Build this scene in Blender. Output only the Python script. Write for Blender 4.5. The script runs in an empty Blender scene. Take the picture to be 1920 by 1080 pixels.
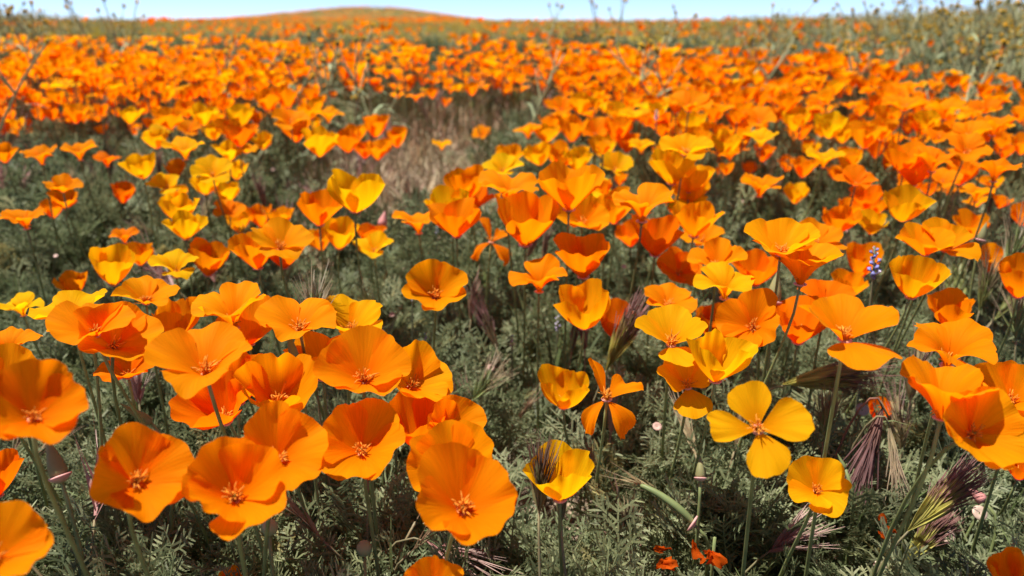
import bpy, math, random
import numpy as np
from mathutils import Vector, Matrix
random.seed(7); RNG = np.random.default_rng(7)
S = bpy.context.scene; COL = S.collection
# ---------------------------------------------------------------- camera, sky, sun, exposure
cam = bpy.data.cameras.new('camera'); co = bpy.data.objects.new('camera', cam); COL.objects.link(co)
co.location = (0, 0, .48); co.rotation_euler = (math.radians(90-17.8), 0, 0)
cam.sensor_width = 36; cam.lens = 28.26; cam.clip_start = .02; cam.clip_end = 6000
cam.dof.use_dof = True; cam.dof.focus_distance = .56; cam.dof.aperture_fstop = 6.8
S.camera = co
SUN_EL, SUN_AZ = 72, -82          # degrees; azimuth from +Y (ahead), negative = left
w = bpy.data.worlds.new('World'); S.world = w; w.use_nodes = True
nt = w.node_tree; bg = nt.nodes['Background']; bg.inputs['Strength'].default_value = .088
sky = nt.nodes.new('ShaderNodeTexSky'); sky.sky_type = 'NISHITA'; sky.sun_disc = False
sky.sun_elevation = math.radians(SUN_EL); sky.sun_rotation = math.radians(SUN_AZ); sky.altitude = 2500; sky.air_density = .5; sky.dust_density = .25; sky.ozone_density = 2.5
nt.links.new(sky.outputs[0], bg.inputs[0])
sl = bpy.data.lights.new('sun', 'SUN'); so = bpy.data.objects.new('sun', sl); COL.objects.link(so)
sl.energy = 4.1; sl.angle = math.radians(.53); sl.color = (1, .965, .90)
e, a = math.radians(SUN_EL), math.radians(SUN_AZ)
so.rotation_euler = Vector((-math.cos(e)*math.sin(a), -math.cos(e)*math.cos(a), -math.sin(e))).to_track_quat('-Z', 'Y').to_euler()
so.location = (0, 0, 6)
S.view_settings.view_transform = 'Standard'; S.view_settings.look = 'None'; S.view_settings.exposure = 1.2; S.view_settings.gamma = 1; S.view_settings.use_curve_mapping = False
S.render.engine = 'CYCLES'; S.cycles.use_denoising = True
S.cycles.max_bounces = 8; S.cycles.transmission_bounces = 6; S.cycles.diffuse_bounces = 4
# ---------------------------------------------------------------- geometry helpers
FORMS = {
 #          base angle, rim angle, half width, jitter, ruffle, side roll, corner, default tilt
 'bowl':    dict(a0=50, a1=46, hw=70, jit=6,  ruf=10,  roll=5,   cor=.17, tilt=34),
 'chalice': dict(a0=54, a1=8, hw=68, jit=8, ruf=11,  roll=4,   cor=.27, pw=2.3, tilt=12),
 'funnel':  dict(a0=25, a1=56, hw=66, jit=7, ruf=10, roll=14,  cor=.26, tilt=2),
 'cup':     dict(a0=44, a1=12, hw=68, jit=5,  ruf=6,  roll=0,   cor=.18, tilt=14),
 'cone':    dict(a0=44, a1=18, hw=67, jit=8,  ruf=11, roll=10,  cor=.28, pw=2.3, tilt=8),
 'trumpet': dict(a0=18, a1=78, hw=60, jit=10,  ruf=11, roll=10,  cor=.27, tilt=6),
 'open':    dict(a0=47, a1=70, hw=62, jit=13, ruf=12, roll=-4,  cor=.27, tilt=16),
 'cross':   dict(a0=64, a1=86, hw=46, jit=7,  ruf=7,  roll=-10, cor=.25, tilt=46, spin=0,
                 pet={0: dict(hw=39), 1: dict(hw=42), 2: dict(hw=45, a1=76), 3: dict(hw=31, a1=94)}),
 'lowpet':  dict(a0=46, a1=52, hw=60, jit=6,  ruf=7,  roll=4,   cor=.28, tilt=30, spin=0,
                 pet={0: dict(a0=72, a1=104, hw=50)}),
 'droop':   dict(a0=40, a1=70, hw=40, jit=8,  ruf=14, roll=-26, cor=.34, tilt=12, spin=35,
                 pet={0: dict(a0=100, a1=165, hw=28), 1: dict(a0=60, a1=95), 2: dict(a0=30, a1=35, hw=30), 3: dict(a0=104, a1=172, hw=26)}),
}
def petal_grids(form, seed, nu, nt):
    """Four petals of one flower: arrays (nt+1, nu+1, 3), axis +Z, base at the origin, petal length 1."""
    F = FORMS[form]; rng = np.random.default_rng(seed)
    spin = math.radians(F['spin'] + rng.uniform(-5, 5)) if 'spin' in F else rng.uniform(0, 2*math.pi)
    low = rng.integers(0, 4); out = []
    for k in range(4):
        P = dict(F); P.update(F.get('pet', {}).get(k, {}))
        phi0 = spin - math.pi/2 + k*math.pi/2 + math.radians(rng.normal(0, 4))
        da = rng.normal(0, P['jit']) + (rng.uniform(4, 16) if k == low and form in ('cone', 'trumpet', 'open', 'bowl') else 0)
        ln = 1 + rng.normal(0, .045)
        t = np.linspace(0, 1, nt+1)[:, None]; u = np.linspace(-1, 1, nu+1)[None, :]
        ph = rng.uniform(0, 2*math.pi, 6)
        au = np.abs(u)
        lobe = .035*np.cos(2*math.pi*u*rng.uniform(.6, 1.1) + ph[5]*.3)
        edge = 1 - P['cor']*au**P.get('pw', 2.6) - .10*au**9 + lobe + .014*np.sin(7*u+ph[0]) + .008*np.sin(17*u+ph[1]) + .004*np.sin(41*u+ph[2])
        if rng.uniform() < .55: edge = edge - rng.uniform(.02, .06)*np.exp(-((u-rng.uniform(-.8, .8))/rng.uniform(.03, .09))**2)
        T = t*edge
        s = T*T*(3-2*np.clip(T, 0, 1.1))
        th = P['a0'] + (P['a1']-P['a0'])*s + da*T + P['roll']*au**2.4*T*1.4
        th = th + P['ruf']*T**3*(np.sin(2.1*math.pi*u+ph[3]) + .7*np.sin(4.3*math.pi*u+ph[4]))
        th = th + P['ruf']*.9*np.sin(1.3*math.pi*u + ph[0])*T
        th = np.radians(th)
        dl = np.diff(T, axis=0)*ln; tm = .5*(th[1:]+th[:-1])
        z0 = np.zeros((1, nu+1))
        r = .035 + np.concatenate([z0, np.cumsum(np.sin(tm)*dl, 0)]); z = np.concatenate([z0, np.cumsum(np.cos(tm)*dl, 0)])
        inn = k % 2
        r = r*(1.0 if inn else 1.045) + .006*(1-inn); z = z - (0 if inn else .012)
        hw = math.radians(P['hw']*(1+rng.normal(0, .05)))
        phi = phi0 + u*hw*(.80 + .20*np.sqrt(np.clip(T, 0, 1))) + math.radians(rng.normal(0, 5))*T*T
        wob = .016*np.sin(3.1*u+4*T+ph[1])*T + .008*np.sin(6.3*u-3*T+ph[2])*T
        r = r + wob*.7; z = z + wob*.7
        out.append(np.stack([r*np.cos(phi), r*np.sin(phi), z], -1))
    return out
def axis_matrix(tilt, az, roll=0):
    """Columns = flower axes; +Z of the flower tilts by tilt towards az (0 = -Y, +90 = +X); +X local lies to the right, -Y local points down the tilt."""
    t, a = math.radians(tilt), math.radians(az)
    z = np.array([math.sin(t)*math.sin(a), -math.sin(t)*math.cos(a), math.cos(t)])
    d = np.array([math.sin(a), -math.cos(a), 0.0])
    y = -(d - z*np.dot(d, z)); n = np.linalg.norm(y)
    y = y/n if n > 1e-6 else np.array([0., 1., 0.])
    # untwist so that local -Y stays on the viewer's side
    x = np.cross(y, z)
    c, s = math.cos(-a), math.sin(-a)
    return np.stack([x*c + y*s, -x*s + y*c, z], 1)
def terrain_profile(Y):
    return np.interp(Y, [-40, .85, 1.25, 1.7, 2.2, 3.5, 6, 10, 20, 34, 60, 120, 400, 2500],
                        [0, 0, .03, .065, .10, .145, .19, .25, .41, .56, .60, .4, -3, -30])

def hill(X, Y):
    return 1.3*np.exp(-((X+15)/9.5)**2-((Y-92)/24)**2) + 0.9*np.exp(-((X+17)/22)**2-((Y-96)/30)**2)
def terrain(X, Y): return terrain_profile(Y) + hill(X, Y)
class MB:
    """Collects vertices, polygons, a colour and a uv per vertex, and links them as ONE mesh object."""
    def __init__(s): s.v = []; s.f4 = []; s.f3 = []; s.c = []; s.uv = []; s.n = 0; s.m4 = []; s.m3 = []
    def add(s, v, quads=None, tris=None, col=(1, 1, 1), uv=None, mat=0):
        v = np.asarray(v, float).reshape(-1, 3); n = len(v)
        if quads is not None and len(quads): q = np.asarray(quads, int)+s.n; s.f4.append(q); s.m4.append(np.full(len(q), mat))
        if tris is not None and len(tris): q = np.asarray(tris, int)+s.n; s.f3.append(q); s.m3.append(np.full(len(q), mat))
        c = np.asarray(col, float); s.c.append(np.broadcast_to(c, (n, 3)))
        s.uv.append(np.zeros((n, 2)) if uv is None else np.asarray(uv, float).reshape(-1, 2)); s.v.append(v); s.n += n
    def mesh(s, name, mats, smooth=True):
        V = np.concatenate(s.v).astype(np.float32); me = bpy.data.meshes.new(name)
        L = []; sizes = []; mi = []
        if s.f4: q = np.concatenate(s.f4); L.append(q.ravel()); sizes += [4]*len(q); mi.append(np.concatenate(s.m4))
        if s.f3: q = np.concatenate(s.f3); L.append(q.ravel()); sizes += [3]*len(q); mi.append(np.concatenate(s.m3))
        L = np.concatenate(L).astype(np.int32); sizes = np.array(sizes, np.int32); st = np.concatenate([[0], np.cumsum(sizes)[:-1]]).astype(np.int32)
        me.vertices.add(len(V)); me.vertices.foreach_set('co', V.ravel())
        me.loops.add(len(L)); me.loops.foreach_set('vertex_index', L)
        me.polygons.add(len(sizes)); me.polygons.foreach_set('loop_start', st); me.polygons.foreach_set('loop_total', sizes)
        me.polygons.foreach_set('use_smooth', np.full(len(sizes), smooth)); me.polygons.foreach_set('material_index', np.concatenate(mi).astype(np.int32))
        C4 = np.concatenate([np.concatenate(s.c), np.ones((len(V), 1))], 1).astype(np.float32)
        at = me.attributes.new('col', 'FLOAT_COLOR', 'POINT'); at.data.foreach_set('color', C4.ravel())
        ul = me.uv_layers.new(name='uv'); ul.data.foreach_set('uv', np.concatenate(s.uv)[L].astype(np.float32).ravel())
        me.update(calc_edges=True); me.validate()
        for m in (mats if isinstance(mats, (list, tuple)) else [mats]): me.materials.append(m)
        return me
    def build(s, name, mats, parent=None, smooth=True, link=True):
        o = bpy.data.objects.new(name, s.mesh(name, mats, smooth))
        if link: COL.objects.link(o)
        if parent: o.parent = parent
        return o
def grid_quads(nr, nc):
    i = np.arange(nr)[:, None]*(nc+1) + np.arange(nc)[None, :]; i = i.ravel()
    return np.stack([i, i+1, i+nc+2, i+nc+1], 1)
def tube(mb, pts, radii, sides=6, col=(1, 1, 1), mat=0, cap=True):
    P = np.asarray(pts, float); n = len(P); T = np.gradient(P, axis=0); T /= np.linalg.norm(T, axis=1)[:, None]+1e-9
    ref = np.array([.3, .9, .2]) if abs(T[0] @ np.array([.3, .9, .2])) < .8 else np.array([1., 0, 0])
    A = np.cross(T, ref); A /= np.linalg.norm(A, axis=1)[:, None]+1e-9; Bv = np.cross(T, A)
    th = np.arange(sides)*2*math.pi/sides; R = np.broadcast_to(np.asarray(radii, float), (n,))
    V = P[:, None] + R[:, None, None]*(np.cos(th)[None, :, None]*A[:, None] + np.sin(th)[None, :, None]*Bv[:, None])
    q = []
    for i in range(n-1):
        for j in range(sides): q.append((i*sides+j, i*sides+(j+1) % sides, (i+1)*sides+(j+1) % sides, (i+1)*sides+j))
    c = np.asarray(col, float)
    if c.ndim == 2: c = np.repeat(c, sides, 0)
    tr = [(((n-1)*sides), (n-1)*sides+j, (n-1)*sides+j+1) for j in range(1, sides-1)] if cap else None
    mb.add(V, q, tr, c, mat=mat)
def strip(mb, pts, widths, side, col=(1, 1, 1), mat=0):
    P = np.asarray(pts, float); n = len(P); sd = np.broadcast_to(np.asarray(side, float), P.shape); W = np.broadcast_to(np.asarray(widths, float), (n,))[:, None]
    V = np.stack([P-sd*W*.5, P+sd*W*.5], 1).reshape(-1, 3)
    q = [(2*i, 2*i+1, 2*i+3, 2*i+2) for i in range(n-1)]
    c = np.asarray(col, float); c = np.repeat(c, 2, 0) if c.ndim == 2 else c
    mb.add(V, q, None, c, mat=mat)
def bez(p0, p1, p2, p3, n):
    t = np.linspace(0, 1, n)[:, None]; p0, p1, p2, p3 = map(np.asarray, (p0, p1, p2, p3))
    return (1-t)**3*p0+3*(1-t)**2*t*p1+3*(1-t)*t*t*p2+t**3*p3
def unit(v): v = np.asarray(v, float); return v/(np.linalg.norm(v)+1e-12)
def perp(d):
    d = unit(d); r = np.array([0, 0, 1.]) if abs(d[2]) < .9 else np.array([1., 0, 0]); return unit(np.cross(d, r))
def tag(o, label, cat=None, group=None, kind=None):
    o['label'] = label
    if cat: o['category'] = cat
    if group: o['group'] = group
    if kind: o['kind'] = kind
    return o
def thing(name, loc, label, cat, group=None):
    o = bpy.data.objects.new(name, None); COL.objects.link(o); o.location = tuple(map(float, loc)); o.empty_display_size = .02
    return tag(o, label, cat, group)
# ---------------------------------------------------------------- materials
def new_mat(name):
    m = bpy.data.materials.new(name); m.use_nodes = True; n = m.node_tree.nodes; n.clear(); return m, n, m.node_tree.links
def math_node(n, l, op, a, b=None, c=None):
    x = n.new('ShaderNodeMath'); x.operation = op
    for i, v in enumerate((a, b, c)):
        if v is None: continue
        if isinstance(v, (int, float)): x.inputs[i].default_value = v
        else: l.new(v, x.inputs[i])
    return x.outputs[0]
def petal_material(name, per_object):
    m, n, l = new_mat(name)
    out = n.new('ShaderNodeOutputMaterial')
    if per_object: tone = n.new('ShaderNodeObjectInfo').outputs['Color']
    else: at = n.new('ShaderNodeAttribute'); at.attribute_name = 'col'; tone = at.outputs['Color']
    uv = n.new('ShaderNodeUVMap'); uv.uv_map = 'uv'; sp = n.new('ShaderNodeSeparateXYZ'); l.new(uv.outputs[0], sp.inputs[0])
    mr = n.new('ShaderNodeMapRange'); mr.interpolation_type = 'SMOOTHSTEP'; mr.inputs[1].default_value = .12; mr.inputs[2].default_value = .80; l.new(sp.outputs[1], mr.inputs[0])
    deep = n.new('ShaderNodeMix'); deep.data_type = 'RGBA'; deep.blend_type = 'MULTIPLY'; deep.inputs[0].default_value = 1; l.new(tone, deep.inputs[6]); deep.inputs[7].default_value = (1.0, .78, .5, 1)
    mx = n.new('ShaderNodeMix'); mx.data_type = 'RGBA'; l.new(mr.outputs[0], mx.inputs[0]); l.new(deep.outputs[2], mx.inputs[6]); l.new(tone, mx.inputs[7])
    cv = n.new('ShaderNodeCombineXYZ'); l.new(math_node(n, l, 'MULTIPLY', sp.outputs[0], 46.0), cv.inputs[0]); l.new(math_node(n, l, 'MULTIPLY', sp.outputs[1], 2.2), cv.inputs[1])
    oi = n.new('ShaderNodeObjectInfo'); l.new(math_node(n, l, 'MULTIPLY', oi.outputs['Random'], 30.0), cv.inputs[2])
    nz = n.new('ShaderNodeTexNoise'); nz.inputs['Scale'].default_value = 1; nz.inputs['Detail'].default_value = 3; l.new(cv.outputs[0], nz.inputs['Vector'])
    v = n.new('ShaderNodeMapRange'); v.inputs[1].default_value = .25; v.inputs[2].default_value = .75; v.inputs[3].default_value = .88; v.inputs[4].default_value = 1.06; l.new(nz.outputs[0], v.inputs[0])
    vc = n.new('ShaderNodeMix'); vc.data_type = 'RGBA'; vc.blend_type = 'MULTIPLY'; vc.inputs[0].default_value = 1; l.new(mx.outputs[2], vc.inputs[6]); l.new(v.outputs[0], vc.inputs[7])
    col = vc.outputs[2]
    bp = n.new('ShaderNodeBump'); bp.inputs['Strength'].default_value = .38; bp.inputs['Distance'].default_value = .0012; l.new(nz.outputs[0], bp.inputs['Height'])
    p = n.new('ShaderNodeBsdfPrincipled'); l.new(col, p.inputs['Base Color']); p.inputs['Roughness'].default_value = .6; p.inputs['Specular IOR Level'].default_value = .06; l.new(bp.outputs[0], p.inputs['Normal'])
    p.inputs['Specular Tint'].default_value = (1, .75, .35, 1)
    tr = n.new('ShaderNodeBsdfTranslucent'); tg = n.new('ShaderNodeMix'); tg.data_type = 'RGBA'; tg.blend_type = 'MULTIPLY'; tg.inputs[0].default_value = 1; l.new(col, tg.inputs[6]); tg.inputs[7].default_value = (1.03, .95, .6, 1); l.new(tg.outputs[2], tr.inputs[0])
    ms = n.new('ShaderNodeMixShader'); ms.inputs[0].default_value = .60; l.new(p.outputs[0], ms.inputs[1]); l.new(tr.outputs[0], ms.inputs[2]); l.new(ms.outputs[0], out.inputs[0])
    return m
def plant_material(name, trans=.25, rough=.6, jitter=.0, noise=60., tint=None, spec=.25):
    """Pigment from the 'col' attribute, fine mottling, an optional per-instance shift."""
    m, n, l = new_mat(name); out = n.new('ShaderNodeOutputMaterial')
    at = n.new('ShaderNodeAttribute'); at.attribute_name = 'col'; col = at.outputs['Color']
    tc = n.new('ShaderNodeTexCoord'); nz = n.new('ShaderNodeTexNoise'); nz.inputs['Scale'].default_value = noise; nz.inputs['Detail'].default_value = 2; l.new(tc.outputs['Object'], nz.inputs['Vector'])
    v = n.new('ShaderNodeMapRange'); v.inputs[1].default_value = .3; v.inputs[2].default_value = .7; v.inputs[3].default_value = .75; v.inputs[4].default_value = 1.2; l.new(nz.outputs[0], v.inputs[0])
    a = n.new('ShaderNodeMix'); a.data_type = 'RGBA'; a.blend_type = 'MULTIPLY'; a.inputs[0].default_value = 1; l.new(col, a.inputs[6]); l.new(v.outputs[0], a.inputs[7]); col = a.outputs[2]
    if jitter:
        oi = n.new('ShaderNodeObjectInfo'); r = n.new('ShaderNodeValToRGB'); cr = r.color_ramp
        cr.elements[0].position = 0; cr.elements[0].color = (.50, .56, .46, 1); cr.elements[1].position = 1; cr.elements[1].color = (1.55, 1.15, .75, 1)
        for q, c in ((.35, (.85, .95, .85, 1)), (.7, (1.1, 1.08, .95, 1)), (.93, (1.5, 1.5, 1.6, 1))): el = cr.elements.new(q); el.color = c
        l.new(oi.outputs['Random'], r.inputs[0])
        b = n.new('ShaderNodeMix'); b.data_type = 'RGBA'; b.blend_type = 'MULTIPLY'; b.inputs[0].default_value = jitter; l.new(col, b.inputs[6]); l.new(r.outputs[0], b.inputs[7]); col = b.outputs[2]
    p = n.new('ShaderNodeBsdfPrincipled'); l.new(col, p.inputs['Base Color']); p.inputs['Roughness'].default_value = rough; p.inputs['Specular IOR Level'].default_value = spec
    if trans:
        tr = n.new('ShaderNodeBsdfTranslucent'); l.new(col, tr.inputs[0]); ms = n.new('ShaderNodeMixShader'); ms.inputs[0].default_value = trans
        l.new(p.outputs[0], ms.inputs[1]); l.new(tr.outputs[0], ms.inputs[2]); l.new(ms.outputs[0], out.inputs[0])
    else: l.new(p.outputs[0], out.inputs[0])
    return m
def ground_material():
    m, n, l = new_mat('soil'); out = n.new('ShaderNodeOutputMaterial'); tc = n.new('ShaderNodeTexCoord'); g = tc.outputs['Object']
    def noise(sc, det=4, dist=0.0):
        x = n.new('ShaderNodeTexNoise'); x.inputs['Scale'].default_value = sc; x.inputs['Detail'].default_value = det; x.inputs['Distortion'].default_value = dist; l.new(g, x.inputs['Vector']); return x.outputs[0]
    def ramp(f, stops):
        r = n.new('ShaderNodeValToRGB'); cr = r.color_ramp; cr.elements[0].position, cr.elements[0].color = stops[0][0], stops[0][1]; cr.elements[1].position, cr.elements[1].color = stops[-1][0], stops[-1][1]
        for p, c in stops[1:-1]: cr.elements.new(p).color = c
        l.new(f, r.inputs[0]); return r.outputs[0]
    def mix(f, a, b, mode='MIX'):
        x = n.new('ShaderNodeMix'); x.data_type = 'RGBA'; x.blend_type = mode
        if isinstance(f, float): x.inputs[0].default_value = f
        else: l.new(f, x.inputs[0])
        l.new(a, x.inputs[6]); l.new(b, x.inputs[7]); return x.outputs[2]
    soil = ramp(noise(28, 6), [(.3, (.17, .12, .08, 1)), (.5, (.30, .22, .155, 1)), (.72, (.44, .34, .25, 1))])
    soil = mix(.7, soil, ramp(noise(240, 3), [(.3, (.6, .58, .55, 1)), (.7, (1.25, 1.22, 1.2, 1))]), 'MULTIPLY')
    # far hillsides: plants too far off to tell apart
    meadow = ramp(noise(.55, 5, .4), [(.30, (.09, .10, .035, 1)), (.45, (.16, .155, .05, 1)), (.55, (.32, .16, .025, 1)), (.64, (.52, .14, .008, 1)), (.8, (.18, .16, .05, 1))])
    meadow = mix(.6, meadow, ramp(noise(9, 4), [(.3, (.6, .6, .6, 1)), (.7, (1.3, 1.3, 1.3, 1))]), 'MULTIPLY')
    sp = n.new('ShaderNodeSeparateXYZ'); l.new(g, sp.inputs[0])
    mr = n.new('ShaderNodeMapRange'); mr.interpolation_type = 'SMOOTHSTEP'; mr.inputs[1].default_value = 5; mr.inputs[2].default_value = 26; l.new(sp.outputs[1], mr.inputs[0])
    col = mix(mr.outputs[0], soil, meadow)
    bp = n.new('ShaderNodeBump'); bp.inputs['Strength'].default_value = .6; bp.inputs['Distance'].default_value = .01; l.new(noise(90, 5), bp.inputs['Height'])
    p = n.new('ShaderNodeBsdfPrincipled'); l.new(col, p.inputs['Base Color']); p.inputs['Roughness'].default_value = .95; p.inputs['Specular IOR Level'].default_value = .1; l.new(bp.outputs[0], p.inputs['Normal']); l.new(p.outputs[0], out.inputs[0])
    return m
M_PETAL = petal_material('petal', True); M_PETAL_FAR = petal_material('petal_far', False)
M_STEM = plant_material('stem_green', .12, .5); M_LEAF = plant_material('feathery_leaf', .38, .55, jitter=.85)
M_HEAD = plant_material('grass_head', .3, .5); M_STRAW = plant_material('dry_straw', .15, .8, jitter=.7)
M_TALL = plant_material('bristly_stalk', .30, .7, jitter=.3); M_STAMEN = plant_material('stamen', .25, .6, noise=400)
M_SOIL = ground_material()
# ---------------------------------------------------------------- ground
def ground():
    def axis(near, step, far, g=1.16):
        a = list(np.arange(0, near, step)); s = step
        while a[-1] < far: s *= g; a.append(a[-1]+s)
        return np.array(a)
    xp = axis(2.4, .03, 2600); X = np.concatenate([-xp[:0:-1], xp]); yf = axis(3.2, .03, 2600, 1.13); yb = axis(.3, .06, 500, 1.25); Y = np.concatenate([-yb[:0:-1], yf])
    gx, gy = np.meshgrid(X, Y); z = terrain(gx, gy)
    near = np.exp(-(gy/6)**2-(gx/6)**2)
    z = z + near*(.010*np.sin(9*gx+1.3)*np.sin(7*gy) + .006*np.sin(23*gx)*np.sin(19*gy+gx*5) + RNG.normal(0, .0028, gx.shape)) - .004
    mb = MB(); mb.add(np.stack([gx, gy, z], -1), grid_quads(len(Y)-1, len(X)-1)); o = mb.build('ground', M_SOIL); o['kind'] = 'structure'; o['label'] = 'brown soil of the poppy field rising to a low hill'
ground()
# ---------------------------------------------------------------- scattering (stuff)
def scatter(name, variants, pts, rot, scl, idx, label, cat):
    me = bpy.data.meshes.new(name); N = len(pts); me.vertices.add(N); me.vertices.foreach_set('co', np.asarray(pts, np.float32).ravel())
    for nm, ty, key, data in (('rot', 'FLOAT_VECTOR', 'vector', rot), ('scl', 'FLOAT', 'value', scl), ('idx', 'INT', 'value', idx)):
        at = me.attributes.new(nm, ty, 'POINT'); at.data.foreach_set(key, np.asarray(data, np.int32 if ty == 'INT' else np.float32).ravel())
    o = bpy.data.objects.new(name, me); COL.objects.link(o); tag(o, label, cat, kind='stuff')
    g = bpy.data.node_groups.new(name, 'GeometryNodeTree'); g.interface.new_socket('Geometry', in_out='INPUT', socket_type='NodeSocketGeometry'); g.interface.new_socket('Geometry', in_out='OUTPUT', socket_type='NodeSocketGeometry')
    n, l = g.nodes, g.links; gi = n.new('NodeGroupInput'); go = n.new('NodeGroupOutput'); ip = n.new('GeometryNodeInstanceOnPoints'); jg = n.new('GeometryNodeJoinGeometry')
    for v in reversed(variants):
        oi = n.new('GeometryNodeObjectInfo'); oi.inputs['Object'].default_value = v; oi.inputs['As Instance'].default_value = True; l.new(oi.outputs['Geometry'], jg.inputs[0])
    def attr(nm, ty): x = n.new('GeometryNodeInputNamedAttribute'); x.data_type = ty; x.inputs['Name'].default_value = nm; return x.outputs['Attribute']
    er = n.new('FunctionNodeEulerToRotation'); l.new(attr('rot', 'FLOAT_VECTOR'), er.inputs[0])
    l.new(gi.outputs[0], ip.inputs['Points']); l.new(jg.outputs[0], ip.inputs['Instance']); ip.inputs['Pick Instance'].default_value = True
    l.new(attr('idx', 'INT'), ip.inputs['Instance Index']); l.new(er.outputs[0], ip.inputs['Rotation']); l.new(attr('scl', 'FLOAT'), ip.inputs['Scale']); l.new(ip.outputs[0], go.inputs[0])
    md = o.modifiers.new('scatter', 'NODES'); md.node_group = g
    return o
def vnoise(x, y, s, seed=0):
    r = np.random.default_rng(seed); a = np.zeros_like(x)
    for k in range(5):
        f = s*r.uniform(.6, 1.7); th = r.uniform(0, 6.28); a = a + np.sin(f*(x*math.cos(th)+y*math.sin(th))+r.uniform(0, 6.28))
    return a/5
PX = lambda x, y: 960 + 1507*x/np.maximum(y, .05)      # bearing of a ground point, as used for the banks below
def bare(x, y):
    """How bare the soil is: the trodden path between the two banks and a few dry patches."""
    cx = np.interp(y, [1.3, 1.6, 1.87, 2.2, 2.7, 3.3], [-.24, -.28, -.285, -.26, -.17, -.04])
    path = np.exp(-(np.abs(x-cx)/(.19+.06*y))**4)*np.clip((y-1.28)/.2, 0, 1)*np.clip((3.6-y)/.5, 0, 1)
    p2 = np.exp(-((x-.03)/.07)**2-((y-.70)/.12)**2)*.85
    return np.clip(path*1.05 + p2, 0, 1)
# feathery grey-green leaves
def leaf_variant(seed):
    r = np.random.default_rng(seed); mb = MB(); bend = r.uniform(.15, .5); n = 7
    t = np.linspace(0, 1, n); P = np.stack([t*0, t*(1-.25*bend*t), bend*np.sin(t*2.0)*.55], 1); base = np.array([.190, .206, .108])*r.uniform(.85, 1.15)
    strip(mb, P, np.linspace(.026, .015, n), (1, 0, 0), base*1.1)
    def at(u): i = min(int(u*(n-1)), n-2); f = u*(n-1)-i; return P[i]*(1-f)+P[i+1]*f, unit(P[i+1]-P[i])
    def seg(p, d, L, w, c):
        s = unit(np.cross(d, r.normal(0, .45, 3)+np.array([0, 0, 1.]))); m = p+d*L*.55+np.array([0, 0, .02*L]); e = p+d*L+np.array([0, 0, r.uniform(-.12, .1)*L])
        strip(mb, [p, m, e], [w*.8, w, w*.45], s, c); return m, e
    for k in range(6):
        u = .30+.70*k/6
        p, d = at(min(u, .99))
        for sg in (-1, 1):
            L = (.36-.20*abs(u-.45))*r.uniform(.75, 1.15); ang = math.radians(r.uniform(38, 62))
            dd = unit(d*math.cos(ang) + np.array([sg, 0, 0])*math.sin(ang) + np.array([0, 0, r.uniform(-.1, .3)]))
            c = base*r.uniform(.8, 1.2); m, e = seg(p, dd, L, .030, c)
            sx = unit(np.cross(dd, np.array([0, 0, 1.])))
            for q, LL in ((m, .52*L), (p+dd*L*.8, .36*L)):
                for s2 in (-1, 1):
                    d2 = unit(dd*.75 + sx*s2*.66 + np.array([0, 0, r.uniform(-.1, .25)])); m2, e2 = seg(q, d2, LL*r.uniform(.7, 1.2), .025, c*1.05)
                    if LL > .15: seg(m2, unit(d2 + sx*s2*.7), LL*.5, .021, c*1.1)
    p, d = at(.98); seg(p, d, .16, .024, base)
    return mb.build('feathery_leaf', M_LEAF, link=False)
LEAVES = [leaf_variant(30+i) for i in range(8)]
def blade_variant(seed, col, n=9, spread=.5, dry=False):
    r = np.random.default_rng(seed); mb = MB()
    for k in range(n):
        az = r.uniform(0, 6.28); out = r.uniform(.05, spread); h = r.uniform(.5, 1.0); d = np.array([math.cos(az), math.sin(az), 0]); p0 = np.array([r.normal(0, .06), r.normal(0, .06), 0])
        P = bez(p0, p0+np.array([0, 0, h*.4]), p0+d*out*.5+np.array([0, 0, h*.8]), p0+d*out+np.array([0, 0, h]), 5); s = perp(d+np.array([0, 0, .2]))
        strip(mb, P, np.array([.030, .032, .026, .018, .004]), s, np.asarray(col)*r.uniform(.7, 1.25))
    return mb.build('grass_blade', M_STRAW if dry else M_LEAF, link=False)
GREENB = [blade_variant(60+i, (.14, .175, .065)) for i in range(4)]
DRYB = [blade_variant(70+i, (.50, .39, .26), 7, .8, True) for i in range(4)] + [blade_variant(80+i, (.38, .24, .18), 7, .6, True) for i in range(2)]
def litter_variant(seed):
    r = np.random.default_rng(seed); mb = MB()
    for k in range(14):
        p = np.array([r.normal(0, .5), r.normal(0, .5), r.uniform(.02, .12)]); az = r.uniform(0, 6.28); d = np.array([math.cos(az), math.sin(az), r.normal(0, .15)]); L = r.uniform(.2, .8)
        c = np.array([(.42, .34, .22), (.30, .22, .15), (.22, .13, .11), (.5, .43, .32)][r.integers(0, 4)])*r.uniform(.7, 1.1)
        strip(mb, bez(p, p+d*L*.3+r.normal(0, .06, 3), p+d*L*.7+r.normal(0, .06, 3), p+d*L, 4), [.03, .035, .03, .015], perp(d), c)
    for k in range(5):
        p = np.array([r.normal(0, .5), r.normal(0, .5), .03]); s = r.uniform(.04, .10); A = np.array([(1, 0, 0), (-1, 0, 0), (0, 1, 0), (0, -1, 0), (0, 0, .7), (0, 0, -.7)])*s*r.uniform(.7, 1.2, (6, 3))+p
        mb.add(A, None, [(0, 2, 4), (2, 1, 4), (1, 3, 4), (3, 0, 4), (2, 0, 5), (1, 2, 5), (3, 1, 5), (0, 3, 5)], np.array([.32, .26, .21])*r.uniform(.7, 1.3))
    return mb.build('dry_litter', M_STRAW, link=False)
LITTER = [litter_variant(90+i) for i in range(4)]
def wedge(n, y0, y1, spread=.78, pad=.35, power=1.0):
    y = (RNG.uniform(0, 1, n)*(y1**(power+1)-y0**(power+1))+y0**(power+1))**(1/(power+1)); x = RNG.uniform(-1, 1, n)*(spread*y+pad); return x, y
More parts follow.
